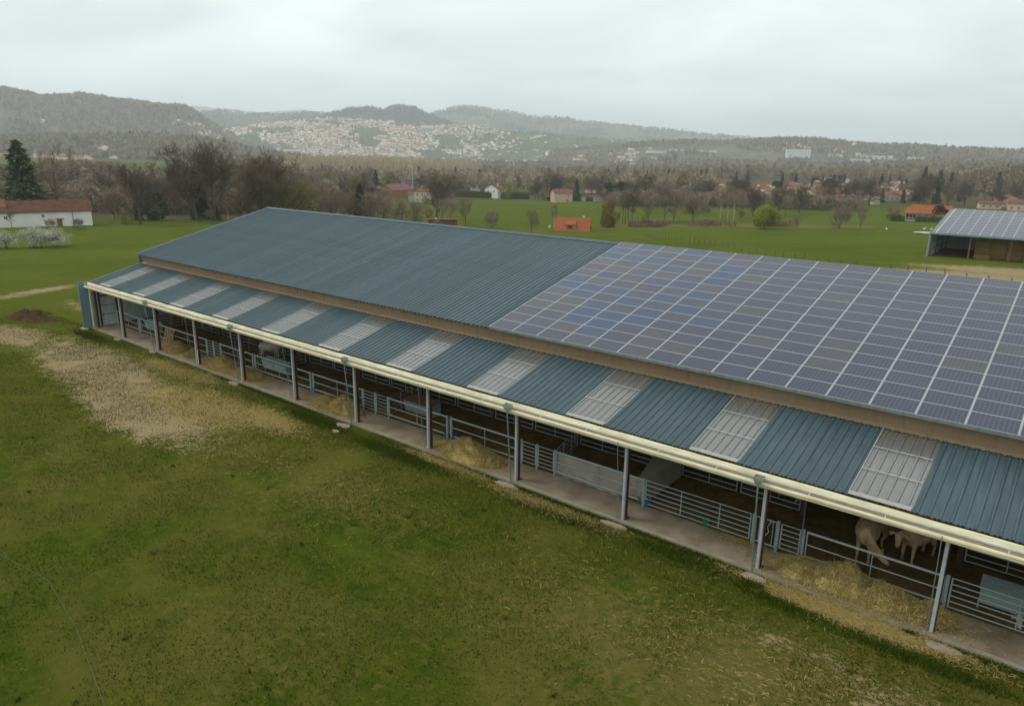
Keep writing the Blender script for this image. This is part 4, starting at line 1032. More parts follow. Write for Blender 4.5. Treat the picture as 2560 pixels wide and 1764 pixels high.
def grow(seed, H=18, spread=.55, trunk=.32, levels=4, kids=(7, 5, 5, 4), clear=.28, uptro=.18, twigs=7, wig=.22, twig_w=.05, twig_l=.95, limb=.62):
    r = random.Random(seed); thick = []; thin = []; tw = []
    def br(p, d, L, rd, lev):
        n = max(2, 5 - lev); pts = [p]; ds = []
        for i in range(n):
            d = (d + Vector((r.uniform(-1, 1), r.uniform(-1, 1), r.uniform(-.6, .8))) * wig * (.35 if lev == 0 else 1) + Vector((0, 0, uptro * (0.5 if lev else .2)))).normalized()
            q = p + d * (L / n); ra = rd * (1 - .62 * i / n); rb_ = rd * (1 - .62 * (i + 1) / n)
            (thick if lev <= 1 else thin).append((tuple(p), tuple(q), ra, rb_)); p = q; pts.append(p); ds.append(d)
        if lev < levels:
            k = kids[lev]
            for j in range(k):
                u = (clear + (1 - clear) * (j + r.random() * .8) / k) if lev == 0 else (.25 + .75 * (j + r.random()) / k)
                u = min(u, .999); i = int(u * n); f_ = u * n - i; pp = pts[i].lerp(pts[i + 1], f_); dd = ds[i]
                ax = dd.orthogonal().normalized(); ax.rotate(Matrix.Rotation(r.uniform(0, 6.283) if lev else (j * 2.4 + r.uniform(-.5, .5)), 3, dd))
                ang = r.uniform(.55, 1.05) * (spread / .55) if lev == 0 else r.uniform(.45, .95)
                nd = dd.copy(); nd.rotate(Matrix.Rotation(ang, 3, ax))
                br(pp, nd, L * (limb if lev == 0 else .62) * r.uniform(.75, 1.15) * (1.15 - .35 * u if lev == 0 else 1), rd * (.50 if lev == 0 else .52) * (1 - .45 * u), lev + 1)
        if lev >= levels - 1:
            for j in range(twigs):
                u = r.uniform(.2, 1); i = min(int(u * n), n - 1); pp = pts[i].lerp(pts[i + 1], u * n - i)
                nd = (ds[i] + Vector((r.uniform(-1, 1), r.uniform(-1, 1), r.uniform(-.6, 1)))).normalized()
                tw.append((pp, pp + nd * twig_l * r.uniform(.6, 1.3), Vector((r.uniform(-1, 1), r.uniform(-1, 1), r.uniform(-1, 1))).normalized()))
    br(Vector((0, 0, -.3)), Vector((0, 0, 1)), H * .72, trunk, 0)
    return thick, thin, tw
def tree_meshes(name, seed, bark='bark_brown', twig='twig_brown', **kw):
    thick, thin, tw = grow(seed, **kw)
    V, F = np_tubes(thick, 6); tm = np_mesh(name + '_trunk', V, F, bark, smooth=True)
    thin = [(a_, b_, max(c_, .028), max(d_, .02)) for a_, b_, c_, d_ in thin]
    V1, F1 = np_tubes(thin, 3)
    r = np.random.default_rng(seed); tww = kw.get('twig_w', .05)
    A = np.array([tuple(x[0]) for x in tw]); B = np.array([tuple(x[1]) for x in tw]); S = np.array([tuple(x[2]) for x in tw]) * tww
    V2 = np.stack([A - S / 2, A + S / 2, B + S * .2, B - S * .2], 1).reshape(-1, 3)
    F2 = np.arange(len(tw) * 4).reshape(-1, 4) + len(V1)
    c = np.concatenate([np.repeat(.55 + .4 * r.random(len(thin)), 6), np.repeat(.75 + .7 * r.random(len(tw)), 4)])
    V_ = np.concatenate([V1, V2]); F_ = np.concatenate([F1, F2])
    return tm, np_mesh(name + '_crown', V_, F_, twig, np.repeat(c[:, None], 3, 1))
def cards(pos, size, seed, droop=0.0, aspect=1.0):
    r = np.random.default_rng(seed); n = len(pos)
    a = r.normal(size=(n, 3)); a /= np.linalg.norm(a, axis=1)[:, None]
    if droop: a = a * (1 - droop) + np.array([0, 0, -1.]) * droop; a /= np.linalg.norm(a, axis=1)[:, None]
    b_ = np.cross(a, r.normal(size=(n, 3))); b_ /= np.linalg.norm(b_, axis=1)[:, None]
    s = size * (.6 + .8 * r.random((n, 1)))
    V = np.stack([pos - a * s * aspect - b_ * s * .5, pos - a * s * aspect * .2 + b_ * s * .6, pos + a * s * aspect, pos - a * s * .1 - b_ * s * .7], 1).reshape(-1, 3)
    return V, np.arange(n * 4).reshape(-1, 4)
def leafy_meshes(name, seed, leaf, H=6, R=3, n=3600, size=.16, clumps=26, base=.15, bark='bark_brown', droop=0.0, aspect=1.0, squash=1.0, stems=1, dense=.5, twig='twig_brown'):
    r = np.random.default_rng(seed); rr = random.Random(seed)
    cl = []
    for i in range(clumps):
        th = rr.uniform(0, 6.283); u = rr.random() ** .5; hz = rr.uniform(base, 1)
        prof = math.sin(min(1, (hz - base * .6) / (1 - base * .6)) * math.pi * .86 + .35) ** .8
        cl.append((math.cos(th) * R * u * prof, math.sin(th) * R * u * prof * squash, hz * H * .93, rr.uniform(.22, .42) * R))
    k = r.integers(0, clumps, n); C_ = np.array(cl)[k]
    d = r.normal(size=(n, 3)); d /= np.linalg.norm(d, axis=1)[:, None]
    pos = C_[:, :3] + d * (C_[:, 3] * (dense + (1 - dense) * r.random(n)))[:, None] * np.array([1, 1, .85])
    if droop: pos[:, 2] -= (r.random(n) ** 2) * H * .32 * droop
    pos[:, 2] = np.maximum(pos[:, 2], .05)
    V, F = cards(pos, size, seed, droop, aspect)
    c = (.55 + .7 * r.random(n)) * (.75 + .5 * r.random(clumps)[k])
    crown = np_mesh(name + '_crown', V, F, leaf, np.repeat(np.repeat(c[:, None], 3, 1), 4, 0))
    segs = []
    for s_ in range(stems):
        o_ = (rr.uniform(-.5, .5) * R * .5 * (stems > 1), rr.uniform(-.4, .4) * R * .5 * (stems > 1))
        segs.append(((o_[0], o_[1], -.2), (o_[0] * 1.2, o_[1] * 1.2, H * .5), .05 * H * .35 + .03, .03))
    for q in cl: 
        s_ = rr.choice(segs); segs.append((tuple(Vector(s_[0]).lerp(Vector(s_[1]), .6)), (q[0], q[1], q[2]), .035, .012)) if len(segs) < 60 else None
    V, F = np_tubes(segs, 5); return np_mesh(name + '_trunk', V, F, bark), crown
def conifer_meshes(name, seed, H=14, R=3, leaf='needle', layers=26, per=15, droop=.25, clear=.06, irr=.3):
    r = np.random.default_rng(seed); P = []; A = []
    for i in range(layers):
        f_ = (i + .5) / layers; z = H * (clear + (1 - clear) * f_); rad_ = R * (1 - f_) ** .8 * (1 + irr * (r.random() - .5)) + .12
        for j in range(max(4, int(per * (1 - f_ * .6)))):
            th = r.random() * 6.283; L = rad_ * (.7 + .5 * r.random())
            for s_ in (.35, .6, .82, 1.0):
                for q in range(2):
                    P.append((math.cos(th + r.normal() * .12) * L * s_, math.sin(th + r.normal() * .12) * L * s_, z - droop * L * s_ + r.normal() * .12)); A.append(.10 * R * (1.3 - s_ * .5) + .10)
    P = np.array(P); A = np.array(A)
    n = len(P); a = np.stack([P[:, 0], P[:, 1], -droop * 1.4 * np.hypot(P[:, 0], P[:, 1])], -1); a /= np.linalg.norm(a, axis=1)[:, None] + 1e-6
    a += r.normal(size=(n, 3)) * .35; b_ = np.cross(a, r.normal(size=(n, 3)) * .5 + np.array([0, 0, 1.])); b_ /= np.linalg.norm(b_, axis=1)[:, None] + 1e-6
    s = A[:, None]
    V = np.stack([P - a * s * .5, P + b_ * s * .55, P + a * s * 1.4, P - b_ * s * .55], 1).reshape(-1, 3)
    c = .55 + .75 * r.random(n)
    crown = np_mesh(name + '_crown', V, np.arange(n * 4).reshape(-1, 4), leaf, np.repeat(np.repeat(c[:, None], 3, 1), 4, 0))
    V, F = np_tubes([((0, 0, -.3), (0, 0, H * .95), .02 * H, .02)], 6)
    return np_mesh(name + '_trunk', V, F, 'bark_brown'), crown
def height_of(ms):
    k = ms[1].name
    if k not in HGT:
        a_ = np.empty(len(ms[1].vertices) * 3, np.float32); ms[1].vertices.foreach_get('co', a_); HGT[k] = float(np.percentile(a_[2::3], 99.6))
    return HGT[k]
HGT = {}
def plant(name, meshes, label, cat, x_, y_, s=1.0, rz=None, group=None, z=None, sz=None):
    t_ = thing(name, label, cat, (x_, y_, tz(x_, y_) - .05 if z is None else z), random.uniform(0, 6.28) if rz is None else rz, group)
    t_.scale = (s, s, s if sz is None else sz)
    ob('trunk', meshes[0], t_); ob('crown', meshes[1], t_)
    return t_

OAK = [tree_meshes('oak%d' % i, 40 + i, twig='twig_dark', H=17, spread=.62, trunk=.52, twigs=8, twig_w=.04, kids=(11, 6, 5, 4), clear=.20, limb=.56, wig=.26, uptro=.22) for i in range(4)]
BARE = [tree_meshes('bare%d' % i, 60 + i, H=14, spread=.48, trunk=.22, kids=(8, 5, 4, 3), twigs=7, twig_w=.04, clear=.18, uptro=.26) for i in range(4)]
TALL = [tree_meshes('tall%d' % i, 70 + i, H=13, spread=.35, trunk=.17, kids=(10, 4, 4), levels=3, twigs=9, twig_w=.04, clear=.42, limb=.34, uptro=.3) for i in range(2)]
OLIVE = tree_meshes('olive_oak', 81, twig='twig_olive', H=17, spread=.62, trunk=.42, twigs=8, twig_w=.05, kids=(8, 5, 5, 4))
BIRCH = tree_meshes('birch', 85, bark='bark_birch', twig='twig_brown', H=13, spread=.34, trunk=.13, kids=(11, 4, 4), levels=3, twigs=8, clear=.3, limb=.32, uptro=.3, twig_w=.035)
SHRUB = [tree_meshes('shrub%d' % i, 90 + i, H=6, spread=.75, trunk=.10, kids=(14, 5, 4), levels=3, twigs=16, clear=.02, limb=.8, uptro=.35, twig_w=.04, twig_l=.8) for i in range(2)]
SPINDLY = tree_meshes('spindly', 97, H=15, spread=.7, trunk=.30, kids=(6, 4, 4, 3), twigs=5, clear=.3, twig_w=.035)
CONE = [conifer_meshes('conifer%d' % i, 20 + i, 13, 2.9) for i in range(2)]
CEDAR = conifer_meshes('cedar', 25, 19, 5.6, 'needle_cedar', 30, 22, .16, .10, .7)
YG = [leafy_meshes('yellowgreen%d' % i, 30 + i, 'leaf_yellowgreen', 7, 3.2, 2600, .13, 30, .12) for i in range(2)]
WILLOW = leafy_meshes('willow', 33, 'leaf_willow', 8, 4.2, 10000, .13, 54, .30, droop=.6, aspect=2.4)
GOLD = leafy_meshes('gold_weeping', 34, 'leaf_gold', 9.6, 3.2, 6000, .13, 34, .12, droop=.7, aspect=2.0)
DARK = [leafy_meshes('dark_evergreen%d' % i, 35 + i, 'leaf_dark', 9, 4.0, 4200, .24, 30, .10, dense=.75) for i in range(2)]
BLOS = [leafy_meshes('blossom%d' % i, 38 + i, 'blossom', 3.6, 3.0, 5200, .075, 46, .30, stems=6, dense=.35) for i in range(2)]
MAROON = leafy_meshes('maroon', 44, 'leaf_maroon', 4.5, 2.6, 3200, .13, 22, .1, dense=.7)
PURPLE = leafy_meshes('purple', 45, 'leaf_purple', 4.5, 2.7, 1900, .10, 26, .2)

def bt(n, *a): return OAK[n % 4]
WOODG = 'bare trees at the edge of the wood behind the field'
I = [  # name, prototype, native height, label, category, x, y, wanted height, group
    ('cedar_tree', CEDAR, 19, 'tall dark cedar behind the white farmhouse at left', 'tree', -167.4, 50.0, 22.0, None),
    ('bare_tree', SPINDLY, 15, 'sparse bare tree with leaning limbs right of the tall cedar', 'tree', -171.0, 59.1, 22.0, WOODG),
    ('bare_tree', BARE[0], 14, 'small bare tree just right of the white farmhouse gable', 'tree', -159.7, 70.0, 10.5, WOODG),
    ('bare_tree', OAK[3], 18, 'wide bare tree rising above the dark conifers left of the twin oaks', 'tree', -146.0, 71.3, 17.0, WOODG),
    ('yellow_bush', YG[0], 7, 'yellow-green bush at the field edge right of the farmhouse', 'bush', -148.0, 68.0, 4.8, None),
    ('conifer', CONE[0], 13, 'narrow dark conifer right of the yellow-green field-edge bush', 'tree', -162.7, 78.3, 7.2, None),
    ('evergreen', DARK[0], 9, 'dark ivy-green evergreen left of the twin oaks', 'tree', -163.5, 83.7, 8.5, None),
    ('oak_tree', OAK[0], 18, 'left one of the twin big bare oaks behind the field', 'tree', -158.8, 94.7, 24.5, WOODG),
    ('oak_tree', OAK[1], 18, 'right one of the twin big bare oaks behind the field', 'tree', -157.9, 100.4, 24.0, WOODG),
    ('conifer', CONE[1], 13, 'dark conifer standing between the twin oaks', 'tree', -166.0, 100.0, 15.0, None),
    ('conifer', CONE[0], 13, 'short dark conifer at the foot of the right twin oak', 'tree', -159.8, 102.6, 4.4, None),
    ('birch_tree', BIRCH, 13, 'white-stemmed birch between the twin oaks and the barn ridge', 'tree', -159.9, 106.3, 10.5, None),
    ('oak_tree', OAK[2], 18, 'leftmost bare oak behind the far end of the barn ridge', 'tree', -96.0, 74.2, 18.6, WOODG),
    ('oak_tree', OAK[3], 18, 'tall bare oak directly above the far ridge corner', 'tree', -97.9, 79.2, 19.3, WOODG),
    ('oak_tree', OAK[0], 18, 'bare oak just right of the far ridge corner', 'tree', -103.6, 86.4, 18.8, WOODG),
    ('oak_tree', OLIVE, 17, 'olive-tinged bare oak right of the far ridge corner', 'tree', -97.8, 86.2, 18.6, WOODG),
    ('yellow_tree', YG[1], 7, 'yellow-green leafing tree behind the blue roof near its far end', 'tree', -99.9, 91.9, 12.2, None),
    ('bare_tree', BARE[1], 14, 'bushy bare tree right of the yellow-green one behind the blue roof', 'tree', -105.2, 101.7, 13.6, WOODG),
    ('bare_tree', BARE[2], 14, 'bare tree left of the dark red roof with two chimneys', 'tree', -110.8, 110.8, 13.3, WOODG),
    ('conifer', CONE[1], 13, 'loose conifer right of the dark red roof with two chimneys', 'tree', -109.3, 120.8, 13.1, None),
    ('bare_tree', BARE[3], 14, 'bare tree beside the loose conifer behind the blue roof', 'tree', -127.2, 130.5, 10.3, WOODG),
    ('bare_tree', BARE[0], 14, 'bare tree in front of the maroon-roofed timber barn', 'tree', -112.2, 132.9, 11.2, WOODG),
    ('bare_tree', BARE[1], 14, 'low spreading bare tree in front of the cream manor', 'tree', -104.7, 133.7, 9.5, WOODG),
    ('bare_tree', BARE[2], 14, 'bare tree just left of the house with the raised roof strip', 'tree', -97.1, 131.6, 9.6, WOODG),
    ('bare_tree', OAK[1], 18, 'tall dark bare tree right of the cream manor', 'tree', -142.9, 187.7, 16.9, WOODG),
    ('mistletoe_tree', OLIVE, 17, 'bare tree dotted with mistletoe behind the cream manor', 'tree', -261.0, 310.0, 19.3, None),
    ('bare_tree', BARE[3], 14, 'bare tree above the house with the raised roof strip', 'tree', -113.1, 163.7, 10.5, WOODG),
    ('round_shrub', SHRUB[0], 6, 'round brown shrub in the green field behind the blue ridge', 'shrub', -100.6, 172.6, 6.4, None),
    ('bare_tree', BARE[0], 14, 'crooked bare tree left of the orange dormer roof', 'tree', -62.3, 145.4, 9.4, None),
    ('birch_tree', BIRCH, 13, 'pale birch beside the orange dormer roof', 'tree', -87.9, 192.4, 8.8, None),
    ('spruce_tree', CONE[0], 13, 'broad dark spruce right of the pink house', 'tree', -194.2, 364.3, 13.2, None),
    ('evergreen', DARK[0], 9, 'left half of the big dark evergreen clump right of the low shed', 'tree', -182.5, 381.3, 11.2, None),
    ('evergreen', DARK[1], 9, 'right half of the big dark evergreen clump right of the low shed', 'tree', -174.5, 385.3, 11.9, None),
    ('weeping_tree', GOLD, 9.6, 'golden weeping tree right of the orange dormer roof', 'tree', -72.0, 205.0, 9.6, None),
    ('red_shrub', MAROON, 4.5, 'small dark red clipped shrub below the golden weeping tree', 'shrub', -70.9, 203.2, 1.8, None),
    ('tall_tree', TALL[0], 13, 'first slim bare trunk from the left in the row right of the golden tree', 'tree', -80.1, 227.6, 12.6, None),
    ('tall_tree', TALL[1], 13, 'second slim trunk in the row of bare trees right of the golden tree', 'tree', -79.2, 228.1, 13.4, None),
    ('tall_tree', TALL[0], 13, 'third slim trunk in the row of bare trees right of the golden tree', 'tree', -78.0, 228.6, 13.0, None),
    ('tall_tree', TALL[1], 13, 'fourth slim trunk in the row of bare trees right of the golden tree', 'tree', -76.6, 229.1, 12.6, None),
    ('bare_tree', BARE[1], 14, 'low bare tree between the slim row and the two tall trunks', 'tree', -69.7, 229.4, 9.4, None),
    ('tall_tree', BARE[2], 14, 'left one of two tall bare trunks in the green field', 'tree', -69.2, 241.7, 13.8, None),
    ('tall_tree', BARE[3], 14, 'right one of two tall bare trunks in the green field', 'tree', -65.0, 241.0, 13.4, None),
    ('oak_tree', OAK[2], 18, 'small neat bare oak alone in the green field', 'tree', -62.3, 253.2, 9.4, None),
    ('olive_shrub', YG[1], 7, 'olive rounded shrub at the end of the green field', 'shrub', -64.1, 215.8, 4.2, None),
    ('birch_tree', BIRCH, 13, 'first of three white birches before the orange bungalow', 'tree', -59.1, 272.6, 13.4, None),
    ('birch_tree', BIRCH, 13, 'second of three white birches before the orange bungalow', 'tree', -55.9, 272.5, 14.2, None),
    ('birch_tree', BIRCH, 13, 'third of three white birches before the orange bungalow', 'tree', -53.2, 272.3, 13.2, None),
    ('oak_tree', OAK[3], 18, 'dark round-crowned oak just left of the yellow willow', 'tree', -57.1, 304.0, 12.8, None),
    ('oak_tree', OAK[0], 18, 'dark oak just above the yellow willow', 'tree', -51.2, 319.8, 12.6, None),
    ('oak_tree', OAK[1], 18, 'tall dark oak right of the yellow willow', 'tree', -48.6, 341.2, 14.2, None),
    ('bare_tree', BARE[0], 14, 'slender bare tree between the willow and the tall dark oak', 'tree', -43.3, 305.9, 11.0, None),
    ('oak_tree', OAK[2], 18, 'bare oak in front of the left village roofs', 'tree', -95.1, 536.4, 15.5, None),
    ('oak_tree', OAK[3], 18, 'bare oak in front of the middle village roofs', 'tree', -76.4, 495.1, 16.8, None),
    ('oak_tree', OAK[0], 18, 'bare oak above the white van', 'tree', -45.1, 436.3, 14.6, None),
    ('willow_tree', WILLOW, 8, 'bright yellow-green weeping willow at the field edge', 'tree', -24.8, 231.2, 8.3, None),
    ('bare_shrub', SHRUB[1], 6, 'large brown bare shrub right of the yellow willow', 'shrub', -5.9, 253.5, 8.4, None),
    ('bare_shrub', BARE[1], 14, 'bare thicket tree left of the purple shrub', 'shrub', -1.3, 263.1, 8.0, None),
    ('bare_tree', BARE[2], 14, 'tiny bare tree right below the yellow willow', 'tree', -16.4, 239.8, 5.4, None),
    ('oak_tree', OAK[1], 18, 'broad brown bare tree behind the cream bungalow', 'tree', -20.0, 467.5, 15.5, None),
    ('oak_tree', OAK[2], 18, 'broad brown bare tree above the bale shed ridge', 'tree', 6.2, 445.9, 16.5, None),
    ('oak_tree', OAK[3], 18, 'small bare tree among the pink houses at right', 'tree', 22.2, 443.9, 9.5, None),
    ('purple_shrub', PURPLE, 4.5, 'purple-pink flowering shrub left of the cream bungalow', 'shrub', -3.0, 321.3, 5.4, None),
    ('maroon_shrub', MAROON, 4.5, 'dark maroon round shrub in front of the cream bungalow roof', 'shrub', 14.3, 318.0, 7.0, None),
    ('blossom_bush', BLOS[0], 3.6, 'largest white blossoming bush in the field at left', 'bush', -83.9, 24.0, 3.9, 'white blossoming bushes'),
    ('blossom_bush', BLOS[1], 3.6, 'white blossoming bush cut by the left edge', 'bush', -86.2, 19.6, 3.3, 'white blossoming bushes'),
    ('blossom_bush', BLOS[1], 3.6, 'white blossoming bush leaning right, nearest the field middle', 'bush', -83.0, 27.0, 3.5, 'white blossoming bushes'),
    ('sapling', TALL[1], 13, 'small bare sapling in front of the white farmhouse wall', 'tree', -136.5, 36.4, 5.2, None),
    ('yellow_tree', YG[0], 7, 'yellow leafing tree right of the white gabled house', 'tree', -241.4, 353.0, 11.0, None),
    ('yellow_tree', YG[1], 7, 'bright yellow-green tree left of the pink house', 'tree', -214.0, 356.3, 7.6, None),
    ('evergreen', DARK[1], 9, 'dark evergreen directly left of the pink house', 'tree', -205.5, 352.3, 6.0, None),
    ('spruce_tree', CONE[1], 13, 'dark blue-green spruce before the poplar wood', 'tree', -356.2, 339.9, 15.5, None),
    ('umbrella_pine', DARK[0], 9, 'flat dark umbrella pine behind the white red-roofed house', 'tree', -420.7, 440.7, 8.5, None),
    ('yellow_tree', YG[0], 7, 'yellow-green tree at the left end of the poplar wood', 'tree', -423.1, 352.8, 11, None),
    ('yellow_tree', YG[1], 7, 'yellow-green tree left of the dark spruce by the poplar wood', 'tree', -397.3, 353.1, 10, None),
    ('spruce_tree', CONE[0], 13, 'left one of two tall dark spruces above the cream bungalow', 'tree', -60.3, 700.5, 20, None),
    ('spruce_tree', CONE[1], 13, 'right one of two tall dark spruces above the cream bungalow', 'tree', -48.5, 702.2, 17, None),
]
for nm, pr, h0, lb, ct, x_, y_, h, gp in I:
    plant(nm, pr, lb, ct, x_, y_, h / height_of(pr), group=gp)
# trees of the woods, one by one where they stand nearest
rr = random.Random(21); cnt = {}
def scatter(n, az0, az1, d0, d1, protos, label, group, s0, s1, name='bare_tree', test=None):
    spots = []; tries = 0
    while len(spots) < n and tries < n * 20:
        tries += 1
        az = rr.uniform(az0, az1); D = d0 * (d1 / d0) ** rr.random()
        if not test or test(az, D): spots.append((az, D))
    for k, (az, D) in enumerate(sorted(spots)):
        x_, y_ = from_polar(az, D); pr, h0 = rr.choice(protos)
        plant(name, pr, '%s, %s from the left' % (label, ordinal(k + 1)), 'tree', float(x_), float(y_), rr.uniform(s0, s1) * h0 / height_of(pr), rr.uniform(0, 6.28), group)
OB = [(q, 18) for q in OAK] + [(q, 14) for q in BARE] * 2
scatter(34, -36, -14.5, 275, 420, OB, 'bare tree of the wood behind farmhouse and twin oaks', 'trees of the wood behind the farmhouse', .5, .74, test=lambda a, D: not (-33 < a < -27 and D < 266))
scatter(26, -25, -14.5, 205, 262, [(q, 6) for q in SHRUB] + [(BARE[0], 14)], 'low brown thicket at the wood edge behind the barn', 'thickets at the wood edge', .45, .8, 'bare_thicket', test=lambda a, D: a > -20 or D > 255)
scatter(30, -17.5, -9.5, 215, 330, [(q, 14) for q in BARE] + [(OAK[2], 18)], 'bare tree of the belt behind the blue roof', 'trees of the belt behind the blue roof', .62, .95)
scatter(22, 6.5, 20, 335, 465, [(q, 14) for q in BARE] + [(OAK[1], 18), (SHRUB[0], 6)], 'bare tree or shrub in the right-hand meadow rows', 'tree rows in the right-hand meadow', .5, .78, test=lambda a, D: abs(D - 350) < 14 or abs(D - 430) < 16)
scatter(26, -15, -3.5, 240, 420, [(q, 14) for q in BARE] + [(q, 6) for q in SHRUB] * 2, 'bare tree or thicket behind the blue ridge', 'thickets behind the blue ridge', .45, .8, 'bare_tree', test=lambda a, D: D < 300 or a > -6)
scatter(44, -16, 12.5, 480, 640, OB, 'bare tree in the belt behind the farmsteads', 'trees of the belt behind the farmsteads', .6, .95, test=lambda a, D: not (D < 520 and abs(a + 1.5) < 2.5))
scatter(14, 14.5, 28.5, 560, 820, [(q, 14) for q in BARE], 'bare tree between the village roofs', 'trees between the village roofs', .45, .75)
scatter(20, 9, 27, 400, 540, OB, 'bare tree before the village across the green field', 'trees before the village', .55, .85, test=lambda a, D: D > 455 or a < 13)
scatter(22, 24, 37, 440, 640, OB, 'bare tree on the wooded rise at far right', 'trees on the wooded rise at far right', .6, .95)
scatter(16, 26, 31, 500, 900, [(CONE[0], 13), (CONE[1], 13)], 'dark conifer among the village roofs at right', 'conifers among the village roofs', .6, 1.1, 'conifer')
scatter(12, 17, 27, 600, 950, [(CONE[0], 13), (CONE[1], 13), (DARK[0], 9)], 'dark conifer behind the village rooftops', 'conifers behind the village', .7, 1.2, 'conifer')
scatter(18, -14, 12, 560, 900, [(YG[0], 7), (YG[1], 7)], 'yellow-green tree in the brown valley wood', 'yellow-green trees of the valley wood', .9, 1.5, 'yellow_tree')
scatter(14, 4, 25, 300, 560, [(YG[0], 7), (YG[1], 7), (SHRUB[0], 6)], 'small shrub along the hedges of the green field', 'shrubs along the field hedges', .4, .8, 'hedge_shrub', test=lambda a, D: D > 440 or abs(D - 285 - 2 * (a - 15)) < 10)
# far woodland: many trees nobody could count, instanced on points
def lowpoly(name, seed, twig, H, R, n, bark='bark_brown', conif=False, slim=False):
    r = np.random.default_rng(seed)
    if conif:
        z = r.random(n) ** 1.3; th = r.random(n) * 6.283; rr_ = R * (1 - z) * (.75 + .4 * r.random(n))
        pos = np.stack([np.cos(th) * rr_, np.sin(th) * rr_, .06 * H + z * H * .92], -1); V, F = cards(pos, R * .30, seed)
    elif slim:
        th = r.random(n) * 6.283; z = r.random(n); pos = np.stack([np.cos(th) * R * .5 * r.random(n), np.sin(th) * R * .5 * r.random(n), H * (.25 + .75 * z)], -1); V, F = cards(pos, .16, seed, 0, 5.0)
        V = V.reshape(-1, 4, 3); 
        V = np.stack([pos + np.array([-.07, 0, -1.2]), pos + np.array([.07, 0, -1.2]), pos + np.array([.05, .03, 1.2]), pos + np.array([-.05, .03, 1.2])], 1).reshape(-1, 3)
    else:
        d = r.normal(size=(n, 3)); d /= np.linalg.norm(d, axis=1)[:, None]; q = (r.random(n) ** .45)[:, None]
        pos = d * q * np.array([R, R, H * .36]) + np.array([0, 0, H * .62]); V, F = cards(pos, .42, seed, 0, 2.0)
        up_ = d * q
    sh = .75 + .9 * r.random(n)
    c = np.repeat(np.repeat(sh[:, None], 3, 1), 4, 0)
    Vt, Ft = np_tubes([((0, 0, -.5), (0, 0, H * .85), .018 * H, .04)], 4)
    c = np.concatenate([c, np.full((len(Vt), 3), .8)])
    return np_mesh(name, np.concatenate([V, Vt]), np.concatenate([F, Ft + len(V)]), twig, c)
def gn_stuff(name, pts, rot, scl, mesh):
    me = bpy.data.meshes.new(name); me.vertices.add(len(pts)); me.vertices.foreach_set('co', np.asarray(pts, np.float32).ravel())
    for nm, vals in (('rz', rot), ('sc', scl)):
        a_ = me.attributes.new(nm, 'FLOAT', 'POINT'); a_.data.foreach_set('value', np.asarray(vals, np.float32))
    o = ob(name, me, kind='stuff')
    src = bpy.data.objects.new(name + '_source', mesh)          # not linked into the scene: only its mesh is instanced
    ng = bpy.data.node_groups.new(name, 'GeometryNodeTree')
    ng.interface.new_socket('Geometry', in_out='INPUT', socket_type='NodeSocketGeometry'); ng.interface.new_socket('Geometry', in_out='OUTPUT', socket_type='NodeSocketGeometry')
    gi = ng.nodes.new('NodeGroupInput'); go = ng.nodes.new('NodeGroupOutput'); iop = ng.nodes.new('GeometryNodeInstanceOnPoints'); oi = ng.nodes.new('GeometryNodeObjectInfo')
    oi.inputs[0].default_value = src
    m2p = ng.nodes.new('GeometryNodeMeshToPoints')
    ar = ng.nodes.new('GeometryNodeInputNamedAttribute'); ar.data_type = 'FLOAT'; ar.inputs[0].default_value = 'rz'
    as_ = ng.nodes.new('GeometryNodeInputNamedAttribute'); as_.data_type = 'FLOAT'; as_.inputs[0].default_value = 'sc'
    cx = ng.nodes.new('ShaderNodeCombineXYZ')
    ng.links.new(ar.outputs[0], cx.inputs[2])
    ng.links.new(gi.outputs[0], m2p.inputs[0]); ng.links.new(m2p.outputs[0], iop.inputs['Points'])
    ng.links.new(oi.outputs['Geometry'], iop.inputs['Instance']); ng.links.new(cx.outputs[0], iop.inputs['Rotation']); ng.links.new(as_.outputs[0], iop.inputs['Scale'])
    ng.links.new(iop.outputs[0], go.inputs[0])
    md = o.modifiers.new('scatter', 'NODES'); md.node_group = ng
    return o
LOWB = lowpoly('woodland_tree_a', 3, 'twig_brown', 15, 4.2, 420); LOWP = lowpoly('woodland_tree_b', 4, 'twig_pale', 15, 4.0, 420)
LOWC = lowpoly('woodland_conifer', 5, 'needle', 14, 3.0, 260, conif=True); LOWY = lowpoly('woodland_tree_c', 6, 'twig_olive', 13, 4.2, 420); POPL = lowpoly('poplar', 7, 'twig_poplar', 24, 3.0, 170, slim=True)
r_ = np.random.default_rng(99)
def wood_pts(n, az0, az1, d0, d1, thr=.40, sc=(.7, 1.2), scale=170, gap=None):
    az = az0 + (az1 - az0) * r_.random(n); D = d0 * (d1 / d0) ** r_.random(n)
    x_, y_ = from_polar(az, D); k = fbm(x_ / scale + 7, y_ / scale + 2, 3) > thr
    k &= ~((fbm(x_ / 260 + 3, y_ / 260 + 8, 3) > 0.56) & (D > 600))
    if gap is not None: k &= ~gap(az, D)
    x_, y_ = x_[k], y_[k]
    return np.stack([x_, y_, terr(x_, y_) - .3], -1), r_.random(len(x_)) * 6.28, sc[0] + (sc[1] - sc[0]) * r_.random(len(x_))
village = lambda az, D: ((az > 15) & (az < 29) & (D > 470) & (D < 830)) | ((az > 28) & (D > 420) & (D < 520)) | ((az < -21.5) & (D > 560) & (D < 1700)) | ((az > -10) & (az < 3.5) & (D > 1250) & (D < 1800))
gn_stuff('far_woodland', *wood_pts(5200, -40, 40, 420, 1500, .36, gap=lambda a, D: village(a, D) | ((D < 640) & (a > -16) & (a < 27)) | ((D < 470) & (a >= 27))), LOWB)
gn_stuff('far_woodland', *wood_pts(3600, -40, 40, 560, 2600, .40, gap=village), LOWP)
